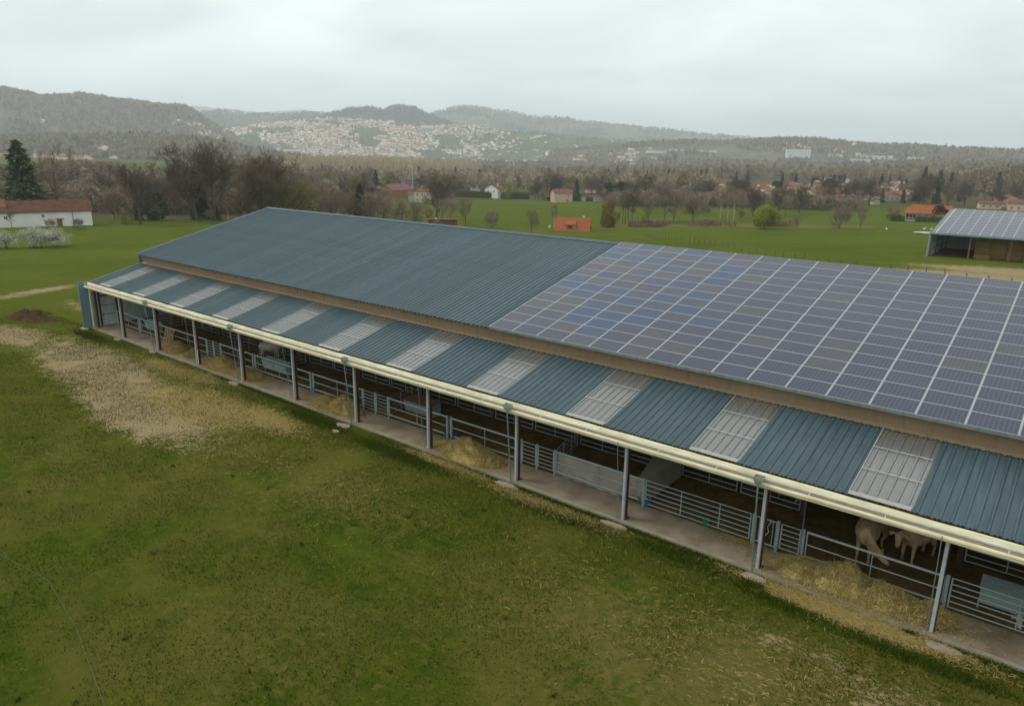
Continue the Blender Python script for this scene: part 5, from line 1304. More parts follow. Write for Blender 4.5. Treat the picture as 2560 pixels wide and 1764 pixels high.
gn_stuff('far_woodland', *wood_pts(5200, -40, 40, 1400, 4000, .38, (.8, 1.3), 300, gap=village), LOWB)
gn_stuff('far_woodland', *wood_pts(1500, -40, 40, 560, 1800, .42, gap=village), LOWY)
gn_stuff('wood_behind_farmhouse', *wood_pts(1500, -40, -13.5, 285, 600, .2, (.42, .66)), LOWB)
gn_stuff('wood_behind_farmhouse', *wood_pts(500, -40, -13.5, 300, 600, .3, (.4, .62)), LOWP)
hz_ = wood_pts(900, 7.5, 25, 410, 475, .30, (.28, .5), 40); gn_stuff('hedge_thicket', *hz_, LOWB)
az_ = 8 + 17 * r_.random(700); Dz_ = 285 + 2 * (az_ - 15) + r_.normal(0, 3.0, 700); xz_, yz_ = from_polar(az_, Dz_); kz_ = fbm(xz_ / 9, yz_ / 9, 3) > .54
gn_stuff('hedge_thicket', np.stack([xz_, yz_, terr(xz_, yz_) - .4], -1)[kz_], (r_.random(700) * 6.28)[kz_], (.06 + .13 * r_.random(700))[kz_], LOWB)
gn_stuff('far_conifers', *wood_pts(1300, -40, 40, 620, 3400, .53, (.7, 1.3), 90, gap=village), LOWC)
gn_stuff('poplar_wood', *wood_pts(1500, -17, -2.5, 690, 1000, .40, (.7, 1.1), 70), POPL)
# ------------------------------------------------------------------ houses
def face_rot(x_, y_, off=0): return math.atan2(CY - y_, CX - x_) + math.pi / 2 + rad(off)
def house(name, label, x_, y_, w_, d_, h, rh, off=0, wall='plaster_cream', roof='tile_orange', gable_front=False, wins=(), door=None, chim=(), hip=0.0, cat='house', group=None, over=.35, z=None, mini=False, shutters=None):
    t_ = thing(name, label, cat, (x_, y_, tz(x_, y_) - .15 if z is None else z), face_rot(x_, y_, off), group)
    a, e = w_ / 2, d_ / 2
    b = MB()
    if gable_front: b.prism([(-a, 0), (a, 0), (a, h), (0, h + rh), (-a, h)], 'y', -e, e)
    elif hip: b.box(-a, a, -e, e, 0, h)
    else: b.prism([(-e, 0), (e, 0), (e, h), (0, h + rh), (-e, h)], 'x', -a, a)
    ob('wall', b.mesh('wall', wall), t_)
    b = MB(); th = .16; o_ = over
    if gable_front:
        dz = o_ * rh / a
        for sg in (-1, 1): b.prism([(sg * (a + o_), h - dz + .02), (0, h + rh + .02), (0, h + rh + th), (sg * (a + o_), h - dz + th)], 'y', -e - o_, e + o_)
    elif hip:
        k = a - hip; o2 = o_
        B_ = [(-a - o2, -e - o2, h), (a + o2, -e - o2, h), (a + o2, e + o2, h), (-a - o2, e + o2, h)]; T_ = [(-k, 0, h + rh), (k, 0, h + rh)]
        b.add(B_ + T_ + [(q[0], q[1], q[2] - .12) for q in B_], [(0, 1, 5, 4), (2, 3, 4, 5), (1, 2, 5), (3, 0, 4), (6, 7, 1, 0), (7, 8, 2, 1), (8, 9, 3, 2), (9, 6, 0, 3), (9, 8, 7, 6)])
    else:
        dz = o_ * rh / e
        for sg in (-1, 1): b.prism([(sg * (e + o_), h - dz + .02), (0, h + rh + .02), (0, h + rh + th), (sg * (e + o_), h - dz + th)], 'x', -a - o_, a + o_)
    rf = ob('roof', b.mesh('roof', roof), t_)
    for (cx, cy, ch, cw, cm) in chim:
        b = MB(); b.box(cx - cw / 2, cx + cw / 2, cy - cw / 2, cy + cw / 2, h + rh * .3, h + rh + ch); b.box(cx - cw / 2 - .06, cx + cw / 2 + .06, cy - cw / 2 - .06, cy + cw / 2 + .06, h + rh + ch, h + rh + ch + .12)
        ob('chimney', b.mesh('chimney', cm), rf)
    for wn in wins:
        wx, wz, ww, wh = wn[:4]; sd_ = wn[4] if len(wn) > 4 else 'f'
        b = MB()
        if sd_ == 'f': b.box(wx - ww / 2, wx + ww / 2, -e - .03, -e + .02, wz, wz + wh)
        elif sd_ == 'l': b.box(-a - .03, -a + .02, wx - ww / 2, wx + ww / 2, wz, wz + wh)
        else: b.box(a - .02, a + .03, wx - ww / 2, wx + ww / 2, wz, wz + wh)
        wo = ob('window', b.mesh('window', 'frame_white'), t_)
        b = MB(); m_ = .08
        if sd_ == 'f':
            for s_ in (-1, 1): b.box(wx + s_ * ww / 4 - ww / 4 + m_ * .6, wx + s_ * ww / 4 + ww / 4 - m_ * .6, -e - .045, -e - .031, wz + m_, wz + wh - m_)
        elif sd_ == 'l': b.box(-a - .045, -a - .031, wx - ww / 2 + m_, wx + ww / 2 - m_, wz + m_, wz + wh - m_)
        else: b.box(a + .031, a + .045, wx - ww / 2 + m_, wx + ww / 2 - m_, wz + m_, wz + wh - m_)
        ob('pane', b.mesh('pane', 'pane'), wo)
        if shutters and sd_ == 'f':
            for s_ in (-1, 1):
                b = MB(); b.box(wx + s_ * ww * .78 - ww * .24, wx + s_ * ww * .78 + ww * .24, -e - .06, -e - .01, wz, wz + wh); ob('shutter', b.mesh('shutter', shutters), wo)
    if door:
        b = MB(); b.box(door[0] - door[1] / 2, door[0] + door[1] / 2, -e - .05, -e + .02, 0, door[2]); ob('door', b.mesh('door', door[3] if len(door) > 3 else 'shutter_brown'), t_)
    return t_
# white farmhouse at left: long low range, brick chimney, extension cut by the frame
fh = house('farmhouse', 'long white farmhouse with an old red tiled roof at the left edge', -153.2, 36.2, 46, 9.5, 4.1, 2.35, 0, 'plaster_white', 'tile_old', wins=((4, 2.2, .8, 1.0), (12, 2.4, .7, .9)), chim=((3.9, -2.4, .5, 1.1, 'chimney_brick'),), door=(15.5, 1.2, 2.1, 'brown_board'), over=.5)
b = MB(); b.tube((18.6, -4.9, 0), (18.6, -4.9, 4.0), .09, n=8); ob('drainpipe', b.mesh('drainpipe', 'galv_dark'), fh)
b = MB(); b.box(14.6, 16.6, -4.95, -4.76, 1.9, 2.15); ob('lintel', b.mesh('lintel', 'chimney_brick'), fh)
b = MB(); b.prism([(-13.8, 0), (-4.8, 0), (-4.8, 2.9), (-9.3, 4.3), (-13.8, 2.9)], 'x', -14, -4.4); ob('side_wing', b.mesh('side_wing', 'plaster_white'), fh)
b = MB()
for sg in (-1, 1): b.prism([(-9.3 + sg * 4.9, 2.8), (-9.3, 4.32), (-9.3, 4.5), (-9.3 + sg * 4.9, 2.98)], 'x', -14.2, -4.0)
ob('wing_roof', b.mesh('wing_roof', 'tile_old'), fh)
pt = thing('picnic_table', 'dark green picnic table on the grass before the white farmhouse', 'table', (-127.0, 47.8, tz(-127, 47.8)), face_rot(-127, 47.8))
b = MB(); b.box(-1.5, 1.5, -.5, .5, .95, 1.05); ob('table_top', b.mesh('table_top', 'dark_green_paint'), pt)
for sg in (-1, 1):
    b = MB(); b.box(-1.5, 1.5, sg * .95 - .2, sg * .95 + .2, .5, .58); ob('bench', b.mesh('bench', 'dark_green_paint'), pt)
    b = MB(); b.bar((sg * 1.1, -.9, 0), (sg * 1.1, .1, .95), .1, .1); b.bar((sg * 1.1, .9, 0), (sg * 1.1, -.1, .95), .1, .1); ob('leg', b.mesh('leg', 'dark_green_paint'), pt)
for k, (x_, y_, lb, w_) in enumerate([(-136.0, 44.6, 'low brown hedge heap against the white farmhouse wall', 5.2), (-133.5, 50.0, 'dry brown shrub row right of the farmhouse hedge heap', 5.0)]):
    plant('dry_shrub', SHRUB[k], lb, 'shrub', x_, y_, .38, group=None, sz=.32)
# orange-roofed house with a dormer
dh = house('dormer_house', 'orange-roofed house with a shuttered dormer behind the barn ridge', -74.3, 184.6, 11.4, 9.0, 2.2, 4.0, -4, 'plaster_white', 'tile_orange', chim=((3.6, .4, .5, .6, 'frame_white'),), over=.4, z=tz(-74.3, 184.6) - 1.9)
b = MB(); b.prism([(-3.9, 2.7), (-3.3, 2.7), (-3.3, 4.3), (-1.4, 5.2), (-1.4, 5.0), (-3.9, 4.0)], 'x', -2.2, .9); dm = ob('dormer', b.mesh('dormer', 'plaster_cream'), dh)
b = MB(); b.prism([(-4.35, 4.02), (-.9, 5.35), (-.9, 5.55), (-4.35, 4.22)], 'x', -2.5, 1.2); ob('dormer_roof', b.mesh('dormer_roof', 'tile_orange'), dm)
for wx, m_ in ((-1.75, 'shutter_wood'), (-1.05, 'pane'), (-.35, 'pane'), (.4, 'shutter_wood')):
    b = MB(); b.box(wx - .3, wx + .3, -4.0, -3.91, 2.95, 3.85); ob('window_leaf', b.mesh('window_leaf', m_), dm)
sdh = thing('satellite_dish', 'white satellite dish left of the orange dormer roof', 'dish', (-79.9, 178.6, tz(-79.9, 178.6) + 1.2), face_rot(-79.9, 178.6))
b = MB(); b.tube((0, 0, -1.2), (0, 0, .2), .05); ob('mast', b.mesh('mast', 'galv'), sdh)
b = MB(); b.tube((0, -.1, .3), (0, .1, .35), .5, .25, n=14); ob('dish', b.mesh('dish', 'frame_white'), sdh)
# house with a raised clerestory strip, only its roof shows over the ridge
ch_ = house('clerestory_house', 'wide orange-roofed house with a raised strip, peeping over the blue ridge', -102.9, 150.0, 13.6, 9, 2.6, 1.5, 0, 'plaster_cream', 'tile_orange', hip=2.2, z=tz(-102.9, 150) - 2.0)
b = MB(); b.box(-4.6, 4.6, -1.6, 1.2, 3.6, 5.3); cs = ob('raised_strip', b.mesh('raised_strip', 'brown_board'), ch_)
b = MB(); b.box(-5.6, 5.6, -2.3, 1.8, 5.3, 5.5); ob('strip_roof', b.mesh('strip_roof', 'tile_brown'), cs)
for x_ in (-2.2,): 
    b = MB(); b.box(x_ - .25, x_ + .25, -2.1, -1.65, 3.8, 6.0); ob('chimney', b.mesh('chimney', 'frame_white'), cs)
house('red_roof_house', 'dark red roof with two small white chimneys behind the blue ridge', -120.4, 123.0, 7.0, 7, 2.6, 1.9, 4, 'plaster_cream', 'tile_red', chim=((-1.8, -1.2, .5, .45, 'frame_white'), (1.2, -1.2, .5, .45, 'frame_white')), z=tz(-120.4, 123.0) - 1.2)
W2 = lambda xs_, zs_, w_=.9, h_=1.2: tuple((x_, z_, w_, h_) for x_ in xs_ for z_ in zs_)
house('pink_house', 'two-storey pink house with brown roof at the end of the green field', -194.6, 348.3, 11.4, 8.5, 5.6, 2.0, 18, 'plaster_pink', 'tile_brown', wins=((3.2, 3.6, .9, 1.1), (2.6, .3, 1.0, 2.0), (-1.5, 3.6, .8, 1.1, 'l'), (1.8, 3.6, .8, 1.1, 'l'), (0, 1.0, .9, 1.2, 'l')), chim=((-3.2, 0, .5, .6, 'plaster_cream'),))
house('low_shed', 'low flat-roofed grey shed right of the dark spruce', -187.0, 371.2, 13.3, 6, 3.0, .4, 5, 'plaster_grey', 'tile_brown', wins=((2.5, 1.0, 1.0, 1.0), (4.6, 1.0, .9, .9)), door=(-2.0, 4.5, 2.5, 'pane'), cat='shed')
house('gabled_house', 'white gabled house behind the long green hedge', -253.8, 355.5, 11.0, 9, 6.6, 2.6, -38, 'plaster_white', 'tile_brown', True, wins=((-2.5, 4.2, 1, 1.3), (2.4, 4.2, 1, 1.3), (0, 1.4, 1.2, 1.3), (2, 4, .9, 1.2, 'l'), (-2, 4, .9, 1.2, 'l')), chim=((2.6, -1, .8, .7, 'plaster_cream'),))
house('timber_barn', 'timber farm barn with maroon metal roof and orange gable', -274.0, 285.5, 12.5, 16, 5.2, 3.2, -52, 'timber_orange', 'metal_maroon', True, door=(0, 3.2, 3.4, 'brown_board'), cat='barn')
house('open_shed', 'low open shed with maroon roof left of the timber barn', -287.6, 258.2, 13.5, 9, 2.6, 1.5, 14, 'shutter_brown', 'metal_maroon', door=(0, 11, 2.0, 'pane'), cat='shed')  # wide dark sheet on the front wall stands in for the shaded opening
house('white_shed', 'small white gabled shed left of the timber barn', -272.3, 262.8, 6.6, 6, 3.0, 1.5, 10, 'plaster_white', 'plaster_grey', True, door=(-.2, 2.4, 2.4, 'slate'), cat='shed')
house('maroon_shed', 'dark maroon shed behind the small white gabled shed', -308.5, 295.5, 10.5, 8, 4.2, 1.6, 12, 'brown_board', 'metal_maroon', door=(1, 4, 3, 'pane'), cat='shed')
house('red_roof_villa', 'white house with red hipped roof behind the timber barn', -382.8, 394.7, 10.9, 9, 4.6, 2.2, 20, 'plaster_white', 'tile_red', True, wins=W2((-2, 2), (1.0, 3.0)))
house('tan_house', 'tan house with stepped brown roof right of the white red-roofed one', -393.6, 423.4, 13, 9, 4.2, 2.6, -8, 'plaster_cream', 'tile_brown', wins=W2((-3, 0, 3), (1.2,)))
mh = house('manor', 'cream two-storey house with brown hipped roof below the farm group', -230.5, 267.7, 12.5, 9, 6.2, 2.4, -6, 'plaster_cream', 'tile_brown', hip=4.2, wins=W2((-4.2, -1.4, 1.4, 4.2), (.9, 3.8), 1.0, 1.5), chim=((-2, .5, .6, .7, 'plaster_cream'),))
b = MB(); b.box(-9.5, -6.3, -3, 4, 0, 4.4); b.prism([(-3.4, 4.4), (4.4, 4.4), (.5, 6.2)], 'x', -9.9, -6.3, 1); ob('side_wing', b.mesh('side_wing', ['plaster_grey', 'tile_brown']), mh)
house('orange_house', 'white house with orange timber gable behind bare trees', -375.4, 445.0, 10.5, 9, 4.4, 2.8, 25, 'timber_orange', 'tile_orange', True, wins=W2((-2, 2), (1.0,)))
house('orange_house', 'small orange-roofed house between bare trees left of the white gabled one', -352.3, 448.8, 11, 8, 3.6, 2.3, -15, 'plaster_white', 'tile_orange', wins=W2((-3, 1), (1.0,)))
house('field_hut', 'tiny orange-roofed hut at the right end of the long hedge', -247.1, 379.2, 4.2, 4, 2.2, 1.0, 10, 'timber_orange', 'tile_orange', door=(0, 1, 1.8), cat='hut')
house('grey_house', 'small grey-white house left of the orange bungalow', -180.4, 488.9, 8, 7, 4.6, 2.6, 20, 'plaster_grey', 'tile_brown', True, wins=W2((-1.5, 1.5), (1.0, 3.0)))
house('bungalow', 'orange-roofed bungalow behind the three birches', -149.2, 473.9, 13, 9, 2.9, 2.4, 12, 'plaster_cream', 'tile_dull', hip=3, wins=W2((-4, 0, 4), (.8,)))
house('brown_bungalow', 'long brown-roofed bungalow behind the dark round oak', -134.4, 499.0, 17, 9, 3.0, 2.3, -6, 'plaster_pink', 'tile_brown', hip=3, wins=W2((-5, 0, 5), (.8,)))
hb = house('big_villa', 'large orange-roofed villa with a grey glazed front in the village', -58.1, 541.1, 22, 14, 4.6, 2.8, 14, 'plaster_cream', 'tile_dull', hip=7, wins=W2((3, 6, 9), (2.0,), 1.6, 1.2), over=.8)
b = MB(); b.box(-8, -1, -7.15, -6.95, .5, 4.4)
gf = ob('glazed_front', b.mesh('glazed_front', 'slate'), hb)
b = MB(); b.box(1, 10, -11, -7.05, 0, 2.8); b.prism([(-11.3, 2.8), (-6.9, 2.8), (-7.05, 4.2)], 'x', .6, 10.4, 1); ob('front_wing', b.mesh('front_wing', ['plaster_cream', 'tile_brown']), hb)
for nm, lb, x_, y_, w_, d_, h, rh, off, wl, rf, gf_ in [
    ('village_house', 'orange-roofed ochre house above the white van', -59.7, 462.9, 13, 9, 2.9, 2.2, 22, 'timber_orange', 'tile_orange', False),
    ('village_house', 'bright orange long roof left of the white village house', -113.0, 584.5, 15, 9, 3.2, 2.2, 4, 'plaster_cream', 'tile_orange', False),
    ('village_house', 'red-brown roofed house between the oaks before the village', -89.3, 583.2, 13, 10, 4.0, 2.6, 30, 'plaster_pink', 'tile_red', False),
    ('village_house', 'wide brown-roofed house left of the large villa', -60.3, 512.7, 16, 11, 3.4, 3.2, -24, 'plaster_cream', 'tile_brown', True),
    ('village_house', 'grey-walled house with red-brown roof before the large villa', -43.9, 503.0, 13.5, 9, 3.6, 2.6, 28, 'plaster_grey', 'tile_red', True),
    ('village_house', 'white village house with brown roof behind the oaks', -122.0, 660.0, 20, 10, 4.0, 2.8, -10, 'plaster_white', 'tile_brown', False),
    ('garage', 'small gabled garage right of the white van', -39.4, 447.6, 5.0, 6, 2.6, 1.5, 20, 'plaster_cream', 'tile_brown', True),
    ('village_house', 'pink house with brown roof at the right edge, upper one', 23.8, 471.3, 14, 9, 4.6, 2.6, 25, 'plaster_pink', 'tile_red', True),
    ('village_house', 'pink house cut by the right edge above the bale shed', 32.8, 433.7, 13, 9, 4.4, 1.9, -12, 'plaster_pink', 'tile_brown', False),
    ('village_house', 'low tan-roofed house left of the pink ones at right', 18.4, 439.9, 13, 8, 3.2, 1.6, 10, 'plaster_cream', 'tile_brown', False)]:
    w_, d_, h, rh = w_ * .78, d_ * .8, h * .9, rh * .82
    house(nm, lb, x_, y_, w_, d_, h, rh, off, wl, 'tile_dull' if rf == 'tile_orange' and x_ > -100 else rf, gf_, wins=W2((-w_ * .3, 0, w_ * .3), (1.0,), 1.1, 1.2) if w_ > 6 else (), group='houses of the village at right')
# cream bungalow right of the field, with veranda glazing
cb = house('cream_bungalow', 'cream bungalow with orange tiled roof left of the bale shed', 11.2, 321.0, 14.0, 9, 3.4, 3.0, -4, 'plaster_cream', 'tile_orange', wins=((-2.4, 1.1, 1.6, 1.4), (4.6, .8, .8, 1.7)), shutters='shutter_brown', door=(1.6, 1.1, 2.3), chim=((2.4, .3, .4, .9, 'frame_white'),), over=.5)
b = MB(); b.box(-8.6, -4.6, -6.0, -4.4, 0, 3.2); an = ob('annex', b.mesh('annex', 'plaster_cream'), cb)
b = MB(); b.prism([(-6.6, 3.1), (-.2, 5.2), (-.2, 5.4), (-6.6, 3.3)], 'x', -9.2, -4.0); ob('annex_roof', b.mesh('annex_roof', 'tile_orange'), an)
for k in range(3):
    b = MB(); b.box(-8.4 + k * 1.25, -7.3 + k * 1.25, -6.05, -6.0, .6, 2.8); ob('veranda_pane', b.mesh('veranda_pane', 'pane'), an)
b = MB(); b.box(-8.5, -4.7, -6.12, -6.06, 1.2, 1.35); b.box(-8.5, -4.7, -6.12, -6.06, .5, .62); ob('balcony_rail', b.mesh('balcony_rail', 'frame_white'), an)
# hedges
def hedge(label, x0_, y0_, x1_, y1_, h, w_, leaf='leaf_hedge', seed=1):
    L = math.hypot(x1_ - x0_, y1_ - y0_); n = int(L * 60); r = np.random.default_rng(seed); u = r.random(n)
    fx, fy = x0_ + (x1_ - x0_) * u, y0_ + (y1_ - y0_) * u; s_ = r.choice([0, 1, 2], n)
    off = np.where(s_ == 0, -w_ / 2, np.where(s_ == 1, w_ / 2, (r.random(n) - .5) * w_)); hz = np.where(s_ == 2, h * (.93 + .12 * r.random(n)), h * r.random(n))
    nx_, ny_ = -(y1_ - y0_) / L, (x1_ - x0_) / L
    P_ = np.stack([fx + nx_ * off, fy + ny_ * off, terr(fx, fy) + hz], -1); V, F = cards(P_, .28, seed)
    c = .55 + .7 * r.random(n); m_ = np_mesh('hedge_leaves', V, F, leaf, np.repeat(np.repeat(c[:, None], 3, 1), 4, 0))
    h_ = thing('hedge', label, 'hedge', (0, 0, 0), 0, 'clipped hedges')
    b = MB(); k = max(2, int(L / 4))
    for i in range(k):
        a_, c_ = i / k, (i + 1) / k
        pa = Vector((x0_ + (x1_ - x0_) * a_, y0_ + (y1_ - y0_) * a_, 0)); pb = Vector((x0_ + (x1_ - x0_) * c_, y0_ + (y1_ - y0_) * c_, 0)); nv = Vector((nx_, ny_, 0)) * w_ * .42
        za, zb = tz(pa.x, pa.y), tz(pb.x, pb.y)
        b.hull8([pa - nv + Vector((0, 0, za)), pb - nv + Vector((0, 0, zb)), pb + nv + Vector((0, 0, zb)), pa + nv + Vector((0, 0, za))], [pa - nv + Vector((0, 0, za + h * .9)), pb - nv + Vector((0, 0, zb + h * .9)), pb + nv + Vector((0, 0, zb + h * .9)), pa + nv + Vector((0, 0, za + h * .9))])
    ob('hedge_core', b.mesh('hedge_core', 'hedge_core'), h_); ob('foliage', m_, h_)['kind'] = 'stuff'
hedge('long clipped green hedge before the white gabled house', -275, 338, -233, 366, 4.0, 2.5, seed=2)
hedge('dark clipped hedge left of the cream bungalow annex', -1.5, 310.5, 3.5, 312.0, 2.0, 1.6, seed=3)
hedge('clipped green hedge in front of the cream bungalow wall', 7.5, 311.5, 16.0, 312.6, 2.0, 1.6, seed=4)
# white van in the village
vn_ = thing('van', 'white van parked before the ochre village house', 'van', (-46.6, 426.2, tz(-46.6, 426.2)), face_rot(-46.6, 426.2, 8))
b = MB(); b.prism([(-2.9, .45), (2.9, .45), (2.9, 2.3), (2.6, 2.5), (-1.6, 2.5), (-2.3, 1.5), (-2.9, 1.3)], 'y', -.95, .95); ob('body', b.mesh('body', 'van_white'), vn_)
b = MB(); b.prism([(-2.2, 1.5), (-1.0, 1.5), (-1.0, 2.25), (-1.6, 2.25)], 'y', -.97, .97); ob('cab_window', b.mesh('cab_window', 'pane'), vn_)
for wx in (-1.9, 1.8):
    for sy in (-.85, .85):
        b = MB(); b.tube((wx, sy - .12, .36), (wx, sy + .12, .36), .36, n=14); ob('wheel', b.mesh('wheel', 'tyre'), vn_)
# pond with white geese, street lamp over the farm group
n = 26; b = MB(); pts = [(math.cos(2 * math.pi * q / n) * 4.6 * random.uniform(.85, 1.1), math.sin(2 * math.pi * q / n) * 3.6 * random.uniform(.85, 1.1)) for q in range(n)]
px_, py_ = 24.0, 243.5; zp = tz(px_, py_)
b.add([(px_ + u * 1.35, py_ + v * 1.5, tz(px_ + u * 1.35, py_ + v * 1.5) + .12) for u, v in pts] + [(px_, py_, zp + .14)], [(i, (i + 1) % n, n) for i in range(n)]); ob('pond_bank', b.mesh('pond_bank', 'mud'), None, kind='structure')
b = MB(); b.add([(px_ + u, py_ + v, zp + .35) for u, v in pts] + [(px_, py_, zp + .35)], [(i, (i + 1) % n, n) for i in range(n)]); ob('water', b.mesh('water', 'pond_water'), None, kind='structure')
for k, (x_, y_, lb) in enumerate([(19.0, 266.0, 'white goose left of the three beyond the pond'), (21.5, 263.5, 'middle white goose of the three beyond the pond'), (27.0, 267.5, 'right white goose of the three beyond the pond'), (9.5, 254.0, 'lone white goose in the grass left of the pond')]):
    gs = thing('goose', lb, 'goose', (x_, y_, tz(x_, y_) + .1), random.uniform(0, 6), 'white geese by the pond')
    b = MB(); loft(b, [((-.55, 0, .55), .04, .04), ((-.35, 0, .5), .18, .18), ((0, 0, .46), .26, .26), ((.3, 0, .5), .18, .2), ((.42, 0, .7), .09, .09), ((.45, 0, 1.0), .06, .06), ((.52, 0, 1.12), .08, .08), ((.68, 0, 1.08), .03, .03)], 10); ob('body', b.mesh('goose', 'feather_white', True), gs)
    for sy in (-.1, .1):
        b = MB(); b.tube((0, sy, 0), (0, sy, .32), .03, n=5); ob('leg', b.mesh('leg', 'tag_orange'), gs)
lx, ly = -330.0, 352.0; lp = thing('street_lamp', 'tall grey lamp mast above the farm group in the valley', 'lamp', (lx, ly, tz(lx, ly)))
b = MB(); b.tube((0, 0, 0), (0, 0, 19), .22, .12, n=8); ob('mast', b.mesh('mast', 'lamp_grey'), lp)
b = MB(); b.bar((0, 0, 18.9), (-2.4, -1.9, 19.4), .5, .35); ob('lamp_head', b.mesh('lamp_head', 'frame_white'), lp)

# ------------------------------------------------------------------ bale shed with solar roof
SX, SY = 44.3, 124.8; SZ = tz(SX + 8, SY + 2) - .1
bs = thing('bale_shed', 'open straw-bale shed with a solar panel roof at the right edge', 'shed', (SX, SY, SZ))
EH, RUN, RISE, LEN = 4.25, 17.6, 3.35, 36.0
ssl = math.atan2(RISE, RUN); slen = math.hypot(RISE, RUN)
b = MB(); b.hull8([(-.3, -.7, EH - .25), (LEN, -.7, EH - .25), (LEN, -.7 + RUN, EH + RISE - .25), (-.3, -.7 + RUN, EH + RISE - .25)], [(-.3, -.7, EH), (LEN, -.7, EH), (LEN, -.7 + RUN, EH + RISE), (-.3, -.7 + RUN, EH + RISE)])
ob('roof', b.mesh('roof', 'slate'), bs)
b = MB(); b.box(-.45, LEN, -.78, -.705, EH - .22, EH + .06); ob('gutter', b.mesh('gutter', 'wing_sheet'), bs)
spv = pv_mesh('shed_panel', 1.62, 1.0, 'pv_grey', .03)
u2 = Vector((0, math.cos(ssl), math.sin(ssl))); n2 = Vector((0, -math.sin(ssl), math.cos(ssl)))
for c in range(14):
    for r in range(17):
        q = Vector((.55 + (c + .5) * 1.655, -.7, EH)) + u2 * ((r + .5) * slen / 17) + n2 * .05
        ob('solar_panel', spv, bs, q, (ssl, 0, 0))
b = MB(); b.box(-.09, .09, 0, slen, .04, .125); rl = b.mesh('panel_rail', 'pv_frame')
for c in range(15): ob('panel_rail', rl, bs, (.55 + c * 1.655 - .0, -.7, EH), (ssl, 0, 0), (.45 if c else 1, 1, 1))
for i in range(0, 7):
    b = MB(); b.box(i * 6 - .12, i * 6 + .12, -.12, .12, 0, EH - .25); ob('post', b.mesh('post', 'rust_steel'), bs)
    b = MB(); b.box(i * 6 - .1, i * 6 + .1, 16.5, 16.7, 0, EH + RISE - .4); ob('post', b.mesh('rear_post', 'rust_steel'), bs)
b = MB(); b.box(-.12, -.06, .15, 16.5, 0, EH - .3); b.prism([(.15, EH - .3), (16.5, EH - .3), (16.5, EH + RISE - .6)], 'x', -.12, -.06); ob('side_wall', b.mesh('side_wall', 'white_sheet'), bs)
b = MB(); b.box(-.5, -.2, -.6, .1, 0, EH - .2); ob('corner_flashing', b.mesh('corner_flashing', 'trim_blue'), bs)
b = MB(); b.box(-.06, LEN, 16.72, 16.78, 0, EH + RISE - .45); ob('rear_wall', b.mesh('rear_wall', 'white_sheet'), bs)
for z_ in (1.2, 2.5):
    b = MB(); b.box(-.05, .03, .2, 16.4, z_, z_ + .12); ob('wall_rail', b.mesh('wall_rail', 'rust_steel'), bs)
for y_ in (5.5, 11):
    b = MB(); b.box(-.05, .08, y_, y_ + .2, 0, EH); ob('wall_post', b.mesh('wall_post', 'rust_steel'), bs)
b = MB(); b.box(-.9, 30, -1.5, 16.4, -.3, .05); ob('shed_floor', b.mesh('shed_floor', 'mud'), None, (SX, SY, SZ), kind='structure')
bm2 = MB(); bx_ = (2.35, 1.15, .85); w3, d3, h3 = bx_
n_ = 6
bm2.prism([(-w3 / 2 + .05, 0), (w3 / 2 - .05, 0), (w3 / 2, .06), (w3 / 2, h3 - .06), (w3 / 2 - .05, h3), (-w3 / 2 + .05, h3), (-w3 / 2, h3 - .06), (-w3 / 2, .06)], 'y', 0, d3)
for q in (-.75, -.25, .25, .75): bm2.box(q * w3 / 2 - .012, q * w3 / 2 + .012, -.006, d3 + .006, -.006, h3 + .006, 1)
BALE = bm2.mesh('straw_bale', ['bale', 'brown_board'])
k = 0; rowname = ['bottom', 'second', 'third', 'fourth', 'top']
for col in range(10):
    for row in range(4):
        if col >= 6 and row > 2: continue
        x_ = SX + 7.6 + col * 2.42; y_ = SY + (3.2 if col < 5 else 1.6) + random.uniform(-.15, .15)
        k += 1
        ob('straw_bale', BALE, None, (x_, y_, SZ + .05 + row * .86), (0, 0, rad(random.uniform(-1.5, 1.5))), label='straw bale in the shed, %s layer, %s column from the left' % (rowname[row], ORD[col]), cat='bale', group='straw bales stacked in the shed')
ob('straw_bale', BALE, None, (SX + 7.9, SY + 1.4, SZ + .05), (0, 0, rad(3)), label='single straw bale lying before the stack in the shed', cat='bale', group='straw bales stacked in the shed')
# field fence: wooden posts, each its own
FP = [(-33.0, 160.3), (-20, 143), (-4.8, 126.6), (8.7, 114.9), (19.2, 106.6), (29.8, 99.6), (37.5, 95.5), (44.2, 93.2), (49.8, 91.6), (57.0, 90.4), (60.5, 90.0), (70, 89.2)]
b = MB(); b.tube((0, 0, -.3), (0, 0, 1.25), .085, .075, n=7); b.tube((0, 0, 1.25), (0, 0, 1.31), .075, .03, n=7); FPM = b.mesh('fence_post', 'wood_post')
k = 0; acc = 0.0; wire = []
for (xa, ya), (xb, yb) in zip(FP, FP[1:]):
    L = math.hypot(xb - xa, yb - ya); s_ = -acc + 2.6 if acc else 0.0
    while s_ < L:
        u = s_ / L; x_, y_ = xa + (xb - xa) * u + random.uniform(-.1, .1), ya + (yb - ya) * u + random.uniform(-.1, .1)
        ob('fence_post', FPM, None, (x_, y_, tz(x_, y_)), (rad(random.uniform(-5, 5)), rad(random.uniform(-5, 5)), random.uniform(0, 6)), (1, 1, random.uniform(.85, 1.1)), label='weathered wooden post of the field fence behind the solar roof, %s from the left' % ordinal(k + 1), cat='fence post', group='posts of the field fence')
        wire.append((x_, y_, tz(x_, y_))); k += 1; s_ += 2.6
    acc = (L - (s_ - 2.6))
b = MB()
for p_, q_ in zip(wire, wire[1:]):
    for z_ in (.6, 1.05): b.tube((p_[0], p_[1], p_[2] + z_), (q_[0], q_[1], q_[2] + z_), .006, n=4, cap=False)
